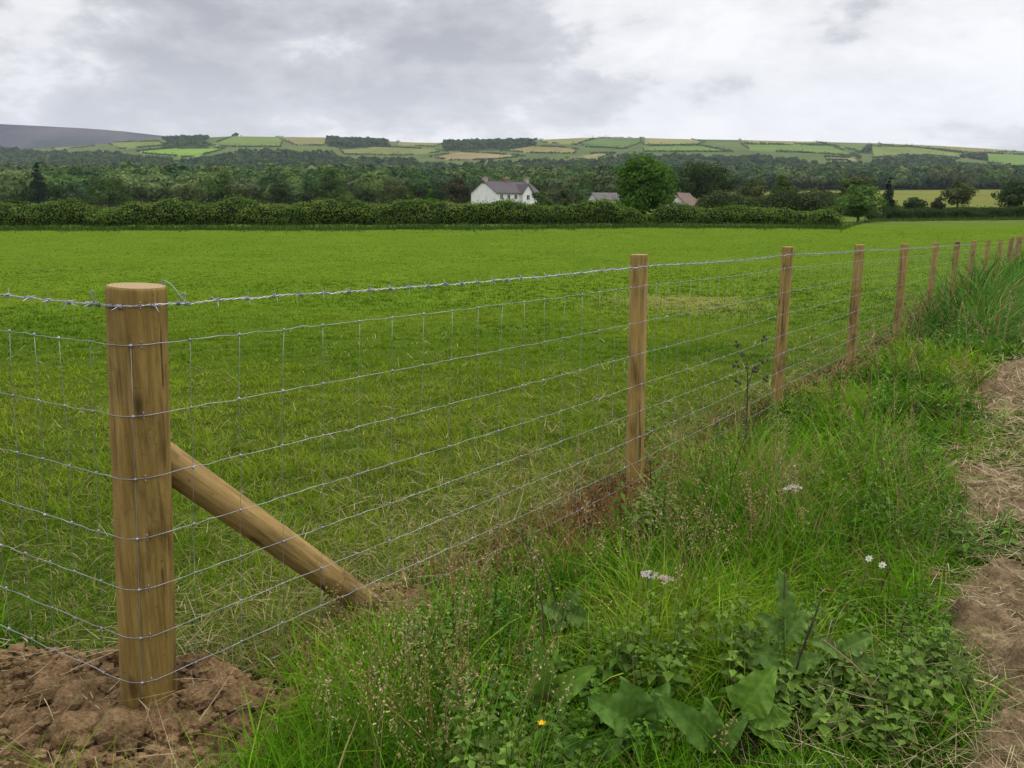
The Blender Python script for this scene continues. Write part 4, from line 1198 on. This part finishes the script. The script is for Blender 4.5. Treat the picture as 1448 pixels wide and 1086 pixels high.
# seeding grass stalks with tan heads
rng = R8(730); n = 2000; mb = MB()
x, y, d = polar(rng, n, 1.8, 22, .66, -.35)
s, t = st(x, y)
k = fbm(x * 1.3 + 4, y * 1.3, 85, 3)
m = (~in_field(x, y)) & (s > .12) & (s < 1.9) & (k > .52) & (rng.uniform(size=n) < grazed(x, y))
xs_, ys_ = list(x[m]), list(y[m])
for (cu, cv_, kn) in ((1082, 780, 22), (968, 880, 20), (1120, 790, 14), (1250, 690, 14), (560, 1050, 6), (650, 1065, 9), (1010, 850, 12), (880, 900, 10)):
    q_ = ground_at(cu, cv_)
    xs_ += list(q_[0] + rng.normal(0, .10, kn)); ys_ += list(q_[1] + rng.normal(0, .10, kn))
xs_ = np.array(xs_); ys_ = np.array(ys_)
for xi, yi, di in zip(xs_, ys_, np.hypot(xs_, ys_)):
    H = rng.uniform(.30, .62) * (1 if di < 9 else 1.25); a = rng.uniform(0, 6.28); bend = rng.uniform(.05, .35)
    z0 = float(g(xi, yi)); q = np.linspace(0, 1, 6)
    pts = np.stack([xi + math.cos(a) * bend * H * q ** 2, yi + math.sin(a) * bend * H * q ** 2, z0 + H * q * (1 - .12 * bend * q)], 1)
    colr = np.array([(.26, .20, .08), (.19, .18, .06), (.32, .25, .13), (.22, .14, .07)][rng.integers(0, 4)])
    rr = max(.0009, .00035 * di)
    tube(mb, pts, np.linspace(rr, rr * .6, 6), 3, colr, cap=False)
    nh = 34 if di < 8 else 18; f_ = rng.uniform(.66, 1.02, nh)
    hp_ = np.stack([np.interp(f_, q, pts[:, j]) for j in range(3)], 1) + rng.normal(0, .010 + .014 * rng.uniform(), (nh, 3)) * (1.15 - f_)[:, None] * 3 * [1, 1, .6]
    cards(mb, rng, hp_, rng.normal(size=(nh, 3)), np.maximum(.0045, .0009 * di) * rng.uniform(.8, 1.5, nh), np.tile(colr * 1.15, (nh, 1)) * rng.uniform(.7, 1.3, (nh, 1)), .4)
tag(mb.build('seeding_grass', M_STRAW), 'tan seeding grass stalks rising above the verge', 'grass', kind='stuff')

# low leafy weeds: upright stems carrying pairs of leaves
rng = R8(740); n = 5600; mb = MB()
x, y, d = polar(rng, n, 1.5, 28, .75)
s, t = st(x, y); k = fbm(x * 1.2 - 3, y * 1.2 + 8, 86, 3)
m = (~in_field(x, y)) & (s > .3) & (path_amt(x, y) < .2) & ((k > .53) | (t > 9)) & ~((d < 4.5) & (soil_amt(x, y) > .2))
x, y, d, s, t, k = [q[m] for q in (x, y, d, s, t, k)]
Hs = (.10 + verge_h(x, y, s, t) * rng.uniform(.6, 1.25, len(x)) * (1 + 1.1 * sstep(9, 14, t))) * grazed(x, y)
spec = (vnoise(x * 1.6, y * 1.6, 88) * 3).astype(int)
LP_ = [(.055, .130, .012), (.072, .160, .015), (.090, .160, .022)]
for i in range(len(x)):
    L = 6 if d[i] < 8 else 4
    f = np.linspace(.25, 1, L); zz_ = float(g(x[i], y[i])); a0_ = rng.uniform(0, 6.28)
    tilt = rng.normal(0, .12, 2)
    col_ = np.array(LP_[spec[i]]) * rng.uniform(.75, 1.3)
    top_ = np.array([x[i] + tilt[0] * Hs[i], y[i] + tilt[1] * Hs[i], zz_ + Hs[i]]); bot_ = np.array([x[i], y[i], zz_])
    if d[i] < 9: tube(mb, [bot_, (bot_ + top_) / 2, top_], [.0018, .0016, .001], 3, col_ * .8, cap=False)
    az_ = a0_ + np.repeat(np.arange(L) * 1.57, 2) + np.tile([0, PI], L)
    ff = np.repeat(f, 2); sz = (.015 + .020 * rng.uniform()) * (1.15 - .75 * ff) * (1.0 + .06 * d[i]); 
    wv_ = (.30, .55, .72)[spec[i]]
    base_ = bot_ + (top_ - bot_) * ff[:, None]
    dirv = np.stack([np.cos(az_), np.sin(az_), rng.normal(.0, .25, 2 * L)], 1)
    sidev = np.stack([-np.sin(az_), np.cos(az_), np.zeros(2 * L)], 1)
    p1_ = base_ + dirv * sz[:, None] * .2; p3_ = base_ + dirv * sz[:, None] * 2.1 - np.array([0, 0, 1]) * sz[:, None] * .5
    mid_ = base_ + dirv * sz[:, None] * 1.0
    v = np.stack([p1_, mid_ - sidev * sz[:, None] * wv_ + [0, 0, .1 * sz.mean()], p3_, mid_ + sidev * sz[:, None] * wv_ + [0, 0, .1 * sz.mean()]], 1).reshape(-1, 3)
    mb.add(v, np.arange(len(v)).reshape(-1, 4), np.repeat(col_ * rng.uniform(.55, 1.45, (2 * L, 1)), 4, axis=0))
tag(mb.build('ground_cover', M_BROAD), 'low leafy weeds growing through the verge grass', 'weeds', kind='stuff')

# straw litter on the path
rng = R8(750); n = 32000
t = np.exp(rng.uniform(math.log(1.6), math.log(20), n)) - 2.5; s = path_centre(t) + rng.normal(0, .42, n)
x = C0[0] + DR[0] * t + NR[0] * s; y = C0[1] + DR[1] * t + NR[1] * s
x[:900] = rng.uniform(-2.4, -.2, 900); y[:900] = rng.uniform(1.5, 3.3, 900)
ksel = np.arange(n) >= 900; ksel[:900] = soil_amt(x[:900], y[:900]) > .15; x, y = x[ksel], y[ksel]; n = len(x)
c = pick(rng, [(.22, .165, .085), (.33, .26, .14), (.44, .36, .22), (.11, .13, .035)], rng.uniform(0, .999, n))
mb = MB(); dd = np.hypot(x, y)
blades(mb, rng, np.stack([x, y, soil_z(x, y) + .025 + rng.uniform(0, .04, n)], 1), rng.gamma(3, .04, n) + .03, np.maximum(.0022, .0009 * dd), rng.uniform(0, 6.28, n), rng.uniform(1.3, 1.62, n), rng.normal(.05, .4, n), c, 5)
tag(mb.build('straw_litter', M_STRAW), 'dry straw and dead stems littering the bare earth', 'straw', kind='stuff')

# ------------------------------------------------------------------ verge plants
def leaf_blade(mb, base, tip, width, col, up=(0, 0, 1), droop=.12, lobes=0, nl=12, nw=6, fold=.25, seed=0):
    """one broad leaf with a midrib fold, wavy margin and optional lobes"""
    rg = R8(seed); base = np.array(base, float); tip = np.array(tip, float)
    d = tip - base; L = np.linalg.norm(d); d /= L
    sd = np.cross(d, up); sd /= np.linalg.norm(sd) + 1e-9; nm = np.cross(sd, d)
    k = np.linspace(0, 1, nl); q = np.linspace(-1, 1, nw * 2 + 1)
    prof = np.sin(np.clip(k, 0, 1) ** .80 * PI) ** .66 * (1 - .18 * k) + .02
    if lobes: prof = prof * (.62 + .38 * np.abs(np.sin(k * lobes * PI + .4)))
    K, Q = np.meshgrid(k, q, indexing='ij'); PR = np.broadcast_to(prof[:, None], K.shape)
    wav = (.07 * np.sin(K * 17 + np.sign(Q) * 1.3 + seed) + .05 * np.sin(K * 31 + seed * 2 + Q)) * np.abs(Q) ** 1.5
    P = base + d * (K * L)[..., None] + sd * (Q * PR * width * .5)[..., None] + nm * ((np.abs(Q) * PR * width * fold) + wav * width - droop * L * K ** 2.2 * 1.0)[..., None]
    c = np.tile(np.array(col), (P.size // 3, 1)).reshape(K.shape + (3,))
    rib = np.exp(-(Q / .10) ** 2)[..., None]
    vein = np.exp(-((((K * 7 - np.abs(Q) * 1.6) % 1) - .5) / .13) ** 2)[..., None] * .22
    c = c * (1 + .35 * rib + vein)
    nr, nc = K.shape; i = np.arange(nr - 1)[:, None] * nc; j = np.arange(nc - 1)[None]
    f = np.stack([i + j, i + j + 1, i + nc + j + 1, i + nc + j], -1).reshape(-1, 4)
    mb.add(P.reshape(-1, 3), f, c.reshape(-1, 3))

def broadleaf(u, v, leaves, label, col, seed, cat='weed', name='dock_plant', lobes=0, stem=None):
    """leaves given by the pixel of their base, tip, their pixel width and distance offset"""
    p = ground_at(u, v); D = p[1]; r = empty(name, p); rg = R8(seed)
    for i, (bu, bv, tu, tv, wpx, dd) in enumerate(leaves):
        mb = MB(); b = at(bu, bv, D + .02); tpp = at(bu + (tu - bu) * .88, bv + (tv - bv) * .88, D + dd)
        c = np.array(col) * rg.uniform(.85, 1.2)
        leaf_blade(mb, b, tpp, wpx / F * D * 1.1, c, up=(0.05 * rg.normal(), -.75, .65), droop=.16 + .2 * rg.uniform(), lobes=lobes, seed=seed + i, nl=34, nw=9)
        tube(mb, [p + [0, 0, -.01], (p + b) / 2 + [rg.normal(0, .01), 0, .01], b], [.004, .0035, .003], 5, np.array(col) * 1.1)
        mb.build('leaf', M_BROAD, r, p, smooth=True)
    if stem:
        mb = MB(); pts = np.array([at(a_, b_, D + .03) for a_, b_ in stem]); pts[0] = p - [0, 0, .01]
        k = np.linspace(0, len(pts) - 1, len(pts) * 5); pts = np.stack([np.interp(k, range(len(pts)), pts[:, j]) for j in range(3)], 1)
        for _ in range(2): pts[1:-1] = (pts[:-2] + 2 * pts[1:-1] + pts[2:]) / 4
        tube(mb, pts, np.linspace(.0045, .0018, len(pts)), 6, (.075, .06, .03)); mb.build('stem', M_STEM, r, p, smooth=True)
    tag(r, label, cat, 'broad leaved plants in the verge')
    return r
LG = (.095, .185, .024); DG = (.070, .145, .024)
broadleaf(772, 1012, [(770, 1000, 764, 908, 48, -.02), (775, 990, 840, 942, 40, -.05), (768, 1005, 745, 960, 30, .0)], 'pale green plant with one upright pointed leaf, above the yellow flower', LG, 801, stem=[(772, 1012), (770, 930), (768, 860), (752, 790), (735, 748)])
broadleaf(905, 1046, [(905, 1030, 838, 985, 62, -.10), (908, 1025, 880, 960, 60, .0), (912, 1030, 945, 965, 44, .02), (905, 1040, 862, 1040, 48, -.1)], 'dark green dock with drooping broad leaves right of the pale pointed leaf', DG, 802)
broadleaf(1010, 1070, [(1005, 1055, 944, 985, 46, -.06), (1010, 1050, 1000, 985, 34, .03), (1012, 1058, 1055, 1015, 34, -.03)], 'dark dock with one long leaf pointing up left near the bottom of the photo', DG, 803)
broadleaf(1060, 1035, [(1048, 1004, 1094, 948, 62, -.02), (1060, 1012, 1122, 1018, 42, -.06), (1062, 1020, 1110, 1050, 34, -.1)], 'dock with a rounded lighter green leaf right of the long drooping leaf', LG, 804, stem=[(1060, 1035), (1050, 990), (1038, 960)])
broadleaf(838, 1082, [(835, 1075, 800, 1045, 44, -.04), (840, 1076, 872, 1052, 40, -.04)], 'low dock at the bottom edge below the yellow flower', DG, 805)
broadleaf(1110, 975, [(1110, 935, 1040, 915, 46, .0), (1108, 905, 1145, 860, 40, .02), (1110, 905, 1072, 862, 34, .04), (1112, 945, 1170, 925, 36, -.02), (1110, 875, 1108, 800, 34, .03), (1112, 955, 1060, 955, 40, -.04)], 'tall jagged leaved thistle with a straight dark stem in the middle of the verge', (.085, .160, .030), 806, name='thistle_plant', lobes=5, stem=[(1110, 985), (1108, 930), (1108, 870), (1110, 806)])
broadleaf(1195, 960, [(1190, 920, 1240, 895, 36, .0), (1190, 925, 1150, 900, 30, .0), (1195, 935, 1250, 940, 34, -.03)], 'sprawling jagged thistle right of the tall one', (.085, .155, .032), 807, name='thistle_plant', lobes=4, stem=[(1120, 975), (1135, 920), (1150, 880), (1160, 850)])
broadleaf(800, 900, [(795, 870, 760, 850, 34, .0), (800, 868, 850, 880, 36, .0), (798, 875, 772, 890, 30, -.03), (800, 860, 820, 830, 26, .03)], 'feathery leaved weed behind the pale pointed leaf', (.08, .150, .030), 808, name='thistle_plant', lobes=5)

# tall seed head weed by the second bay of the fence
def seed_weed(u0, v0, u1, v1, D, nb, label, seed, headc=(.060, .062, .026), spread=1.0, n_leaf=0, name='seed_head_weed'):
    rg = R8(seed); p = at(u0, v0, D); p[2] = float(g(p[0], p[1])); tpp = at(u1, v1, D); H = tpp[2] - p[2]
    r = empty(name, p)
    k = np.linspace(0, 1, 9)[:, None]; pts = p + (tpp - p) * k + np.sin(k * PI) * [.012, 0, 0]
    mb = MB(); tube(mb, pts, np.linspace(.006, .0022, 9), 6, (.042, .052, .024)); mb.build('stem', M_STEM, r, p, smooth=True)
    for i in range(nb):
        f = .62 + .36 * i / max(1, nb - 1); b = p + (tpp - p) * f
        a = i * 2.4; L = (.07 + .08 * rg.uniform()) * spread * (H / .6)
        e = b + np.array([math.cos(a) * L * .75, math.sin(a) * L * .5, L * .9])
        mb = MB(); tube(mb, [b, b + (e - b) * .5 + [0, 0, -.008], e], [.0022, .0018, .0014], 5, (.048, .05, .026))
        mb2 = mb
        br_ = mb.build('branch', M_STEM, r, p, smooth=True)
        mb = MB(); V, Fc = icosphere(2)
        for q in range(4):
            cc = e + rg.normal(0, .014, 3) * [1, 1, .8]
            mb.add(cc + V * .0095 * rg.uniform(.7, 1.2) * [.85, .85, 1.15], Fc, np.array(headc) * rg.uniform(.7, 1.3))
            dq = rg.normal(size=(14, 3)); dq[:, 2] = np.abs(dq[:, 2]); dq /= np.linalg.norm(dq, axis=1, keepdims=True)
            cards(mb, rg, cc + dq * .012, rg.normal(size=(14, 3)), .007, np.tile(np.array(headc) * 1.4, (14, 1)), .25)
        o = mb.build('seed_head', M_STEM, None, p); o.parent = br_; o.matrix_parent_inverse = Matrix.Translation(-Vector(p))
    for i in range(n_leaf):
        f = .15 + .5 * rg.uniform(); b = p + (tpp - p) * f; a = rg.uniform(0, 6.28); mb = MB()
        leaf_blade(mb, b, b + np.array([math.cos(a) * .09, math.sin(a) * .09, .03]), .03, (.035, .06, .022), droop=.3, seed=seed + i, lobes=3, nl=14)
        mb.build('leaf', M_BROAD, r, p, smooth=True)
    tag(r, label, 'weed'); return r
seed_weed(1051, 652, 1057, 508, 5.1, 9, 'tall dark weed with branching seed heads in front of the second fence bay', 820, n_leaf=5)
seed_weed(1362, 470, 1375, 385, 15, 6, 'tall weed standing among the far rank growth by the fence', 823, spread=1.2, n_leaf=4)

def stalk(name, pix, D, r0, label, col, cat, group=None, z0=True):
    pts = np.array([at(u, v, D + dd) for u, v, dd in pix])
    if z0: pts[0, 2] = float(g(pts[0, 0], pts[0, 1])) - .01
    k = np.linspace(0, len(pts) - 1, len(pts) * 5); q = np.stack([np.interp(k, range(len(pts)), pts[:, j]) for j in range(3)], 1)
    for _ in range(3): q[1:-1] = (q[:-2] + 2 * q[1:-1] + q[2:]) / 4
    mb = MB(); tube(mb, q, np.linspace(r0, r0 * .45, len(q)), 6, col)
    rg = R8(int(pix[0][0])); n = 8; f = rg.uniform(.3, 1, n); b = np.stack([np.interp(f, np.linspace(0, 1, len(q)), q[:, j]) for j in range(3)], 1)
    for bb in b:
        e = bb + rg.normal(0, .02, 3) + [0, 0, .02]; tube(mb, [bb, e], [r0 * .4, r0 * .2], 4, col)
    o = mb.build(name, M_STEM, None, pts[0], smooth=True); tag(o, label, cat, group); return o
DS = (.038, .034, .022)
stalk('dead_stalk', [(792, 850, 0), (778, 810, 0), (750, 775, 0), (728, 748, 0)], 2.95, .0035, 'dark leaning dead stalk above the feathery weed', DS, 'dead stalk', 'dead stalks in the verge')
stalk('dead_stalk', [(921, 730, 0), (921, 690, 0), (919, 650, 0)], 4.3, .005, 'short dark dead stalk at the foot of the nearest line post', DS, 'dead stalk', 'dead stalks in the verge')
stalk('dead_stalk', [(938, 725, 0), (942, 690, 0), (944, 665, 0)], 4.35, .005, 'dark dead stalk just right of the one at the line post foot', DS, 'dead stalk', 'dead stalks in the verge')
stalk('dead_stalk', [(1292, 640, 0), (1293, 610, 0), (1295, 575, 0)], 6.0, .006, 'dark dead stalk in the far verge beside the path', DS, 'dead stalk', 'dead stalks in the verge')
stalk('dead_stalk', [(1118, 975, 0), (1132, 925, 0), (1148, 882, 0), (1160, 850, 0)], 2.45, .0038, 'dark dead stalk leaning right beside the tall thistle', DS, 'dead stalk', 'dead stalks in the verge')
stalk('dead_stalk', [(1240, 850, 0), (1250, 820, 0), (1262, 800, 0)], 3.1, .003, 'thin dark dead stalk below the white daisies', DS, 'dead stalk', 'dead stalks in the verge')
stalk('dry_stem', [(1262, 1000, .02), (1310, 975, 0), (1352, 958, 0), (1400, 966, -.02), (1450, 1000, -.08)], 2.42, .006, 'long pale dry stem arching from the verge over the bare path', (.34, .25, .14), 'dry stem', z0=False)
stalk('dry_stem', [(1270, 1030, 0), (1240, 985, 0), (1215, 945, 0), (1165, 905, 0)], 2.35, .0035, 'thin pale dry stem bent over the green verge beside the thistles', (.30, .21, .11), 'dry stem', z0=False)

# flowers
def flower(name, u, v, D, label, kind, seed, stem_to=None):
    rg = R8(seed); h = at(u, v, D); p = np.array([h[0] + rg.normal(0, .015), h[1] + .03, 0]); p[2] = float(g(p[0], p[1])); r = empty(name, p)
    mid = (h + p) / 2 + [rg.normal(0, .012), 0, 0]
    mb = MB(); tube(mb, [p - [0, 0, .01], mid, h], [.0022, .0018, .0014], 5, (.06, .10, .03)); mb.build('stem', M_STEM, r, p, smooth=True)
    V, Fc = icosphere(2)
    if kind == 'cup':
        for k in range(5):
            a = k * 2 * PI / 5 + .3; mb = MB()
            leaf_blade(mb, h, h + np.array([math.cos(a) * .014, math.sin(a) * .014 - .003, .009]), .015, (.72, .50, .012), droop=-.1, fold=.15, seed=k, nl=8, nw=3)
            mb.build('petal', M_BROAD, r, p, smooth=True)
        mb = MB(); mb.add(h + V * .004 + [0, -.003, .004], Fc, (.55, .40, .02)); mb.build('flower_centre', M_STEM, r, p, smooth=True)
    elif kind == 'daisy':
        for k in range(7):
            a = k * 2 * PI / 7; mb = MB()
            leaf_blade(mb, h, h + np.array([math.cos(a) * .016, -.006, math.sin(a) * .016]), .009, (.72, .72, .74), up=(0, -1, .2), droop=.05, fold=.05, seed=k, nl=6, nw=2)
            mb.build('petal', M_BROAD, r, p, smooth=True)
        mb = MB(); mb.add(h + V * .004 + [0, -.005, 0], Fc, (.5, .36, .05)); mb.build('flower_centre', M_STEM, r, p, smooth=True)
    else:
        mb = MB()
        for k in range(11):
            a = rg.uniform(0, 6.28); rr = .030 * math.sqrt(rg.uniform()) * D / 2.6
            e = h + np.array([math.cos(a) * rr, math.sin(a) * rr, .014 - rr * .22]); tube(mb, [h - [0, 0, .012], e], [.0012, .0008], 4, (.10, .12, .05))
            n = 12; Pq = e + rg.normal(0, .0045 * D / 2.6, (n, 3)) * [1, 1, .4]
            cards(mb, rg, Pq, rg.normal(0, .3, (n, 3)) + [0, -.5, .8], .0036 * D / 2.6, np.tile(np.array((.60, .59, .57) if seed == 841 else (.42, .40, .37)) if kind == 'umbel' else np.array((.40, .33, .27)), (n, 1)) * rg.uniform(.8, 1.1, (n, 1)), .8)
        mb.build('flower_head', M_BROAD, r, p)
    tag(r, label, 'flower')
flower('buttercup', 766, 1025, 2.05, 'single bright yellow buttercup low in front of the pale pointed leaf', 'cup', 840)
flower('umbel_flower', 1120, 691, 4.1, 'white flat topped flower in the verge right of the nearest line post', 'umbel', 841)
flower('daisy', 1247, 798, 2.95, 'small white daisy, the right and brighter of a pair near the path', 'daisy', 842)
flower('daisy', 1228, 789, 3.0, 'small white daisy, the left of a pair near the path', 'daisy', 843)
flower('umbel_flower', 918, 815, 2.75, 'greying flat flower head in the verge left of the dry seed heads', 'umbel', 844)
flower('umbel_flower', 940, 823, 2.7, 'faded brown flower head beside the greying flat one', 'dry', 845)

# ------------------------------------------------------------------ haze
mb = MB(); box(mb, -9000, 9000, -300, 6200, -30, 720)
m = bpy.data.materials.new('valley haze'); m.use_nodes = True; nt = m.node_tree; nt.nodes.clear()
out = nt.nodes.new('ShaderNodeOutputMaterial'); pv = nt.nodes.new('ShaderNodeVolumePrincipled')
pv.inputs['Color'].default_value = (.72, .81, 1.0, 1); pv.inputs['Density'].default_value = .000055; pv.inputs['Anisotropy'].default_value = .2
nt.links.new(pv.outputs[0], out.inputs['Volume'])
HAZE = True
if HAZE:
    o = mb.build('haze', m); tag(o, 'thin blue haze lying over the valley', 'haze', kind='stuff')

# ------------------------------------------------------------------ world, sun, camera
SUN_EL, SUN_AZ = math.radians(52), math.radians(65)     # azimuth measured from +Y towards +X
w = bpy.data.worlds.new('World'); scene.world = w; w.use_nodes = True
nt = w.node_tree; bg = nt.nodes['Background']
sky = nd(nt, 'ShaderNodeTexSky', sky_type='NISHITA', sun_disc=False, sun_elevation=SUN_EL, sun_rotation=SUN_AZ)
skm = mixc(nt, 1.0, sky.outputs[0], (.08, .08, .08), 'MULTIPLY')
tc = nd(nt, 'ShaderNodeTexCoord'); sx = nd(nt, 'ShaderNodeSeparateXYZ'); nt.links.new(tc.outputs['Generated'], sx.inputs[0])
zz = nd(nt, 'ShaderNodeMath', operation='ADD'); nt.links.new(sx.outputs['Z'], zz.inputs[0]); zz.inputs[1].default_value = .34
zm = nd(nt, 'ShaderNodeMath', operation='MAXIMUM'); nt.links.new(zz.outputs[0], zm.inputs[0]); zm.inputs[1].default_value = .03
dx = nd(nt, 'ShaderNodeMath', operation='DIVIDE'); nt.links.new(sx.outputs['X'], dx.inputs[0]); nt.links.new(zm.outputs[0], dx.inputs[1])
dy = nd(nt, 'ShaderNodeMath', operation='DIVIDE'); nt.links.new(sx.outputs['Y'], dy.inputs[0]); nt.links.new(zm.outputs[0], dy.inputs[1])
cv = nd(nt, 'ShaderNodeCombineXYZ'); nt.links.new(dx.outputs[0], cv.inputs[0]); nt.links.new(dy.outputs[0], cv.inputs[1]); cv.inputs[2].default_value = 4.7
n1 = nd(nt, 'ShaderNodeTexNoise', Scale=1.75, Detail=7.0, Roughness=.54, Distortion=.25); nt.links.new(cv.outputs[0], n1.inputs['Vector'])
n2 = nd(nt, 'ShaderNodeTexNoise', Scale=5.5, Detail=6.0, Roughness=.6, Distortion=.2); nt.links.new(cv.outputs[0], n2.inputs['Vector'])
ms = nd(nt, 'ShaderNodeMath', operation='MULTIPLY'); nt.links.new(n2.outputs['Fac'], ms.inputs[0]); ms.inputs[1].default_value = .30
as_ = nd(nt, 'ShaderNodeMath', operation='ADD'); nt.links.new(n1.outputs['Fac'], as_.inputs[0]); nt.links.new(ms.outputs[0], as_.inputs[1])
cr = ramp(nt, as_.outputs[0], [(.53, (1.06, 1.05, 1.05)), (.645, (.90, .89, .90)), (.70, (.64, .635, .66)), (.80, (.44, .44, .47))])
hz_ = nd(nt, 'ShaderNodeMapRange', interpolation_type='SMOOTHSTEP'); nt.links.new(sx.outputs['Z'], hz_.inputs['Value'])
hz_.inputs['From Min'].default_value = .06; hz_.inputs['From Max'].default_value = .20; hz_.inputs['To Min'].default_value = .60; hz_.inputs['To Max'].default_value = 1.0
fin = mixc(nt, .94, skm, mixc(nt, hz_.outputs[0], (1.0, .99, 1.0), cr.outputs[0]))
mr = nd(nt, 'ShaderNodeMapRange', interpolation_type='SMOOTHSTEP'); nt.links.new(sx.outputs['Z'], mr.inputs['Value'])
mr.inputs['From Min'].default_value = .24; mr.inputs['From Max'].default_value = .9; mr.inputs['To Min'].default_value = 1.0; mr.inputs['To Max'].default_value = 2.7
sc_ = nd(nt, 'ShaderNodeVectorMath', operation='SCALE'); nt.links.new(fin, sc_.inputs[0]); nt.links.new(mr.outputs[0], sc_.inputs['Scale'])
nt.links.new(sc_.outputs[0], bg.inputs['Color']); bg.inputs['Strength'].default_value = 1.0

sl_ = bpy.data.lights.new('sun', 'SUN'); sl_.energy = 1.5; sl_.angle = math.radians(25); sl_.color = (1, .95, .88)
so = bpy.data.objects.new('sun', sl_); COL.objects.link(so)
dv = Vector((math.sin(SUN_AZ) * math.cos(SUN_EL), math.cos(SUN_AZ) * math.cos(SUN_EL), math.sin(SUN_EL)))
so.rotation_euler = dv.to_track_quat('Z', 'Y').to_euler(); so.location = (0, 0, 50)

cam = bpy.data.cameras.new('camera'); co = bpy.data.objects.new('camera', cam); COL.objects.link(co)
co.location = (0, 0, EYE); co.rotation_euler = (PI / 2 - PITCH, 0, 0)
cam.sensor_width = 36; cam.lens = F / 1448 * 36; cam.clip_end = 30000; cam.clip_start = .05
scene.camera = co

vs = scene.view_settings; vs.view_transform = 'Standard'; vs.look = 'None'; vs.exposure = 0; vs.gamma = 1; vs.use_curve_mapping = False
cy = scene.cycles
cy.max_bounces = 6; cy.diffuse_bounces = 3; cy.glossy_bounces = 2; cy.transmission_bounces = 3; cy.volume_bounces = 1; cy.transparent_max_bounces = 4
cy.use_denoising = True
try:
    cy.denoiser = 'OPENIMAGEDENOISE'; cy.denoising_input_passes = 'RGB_ALBEDO_NORMAL'
except Exception: pass
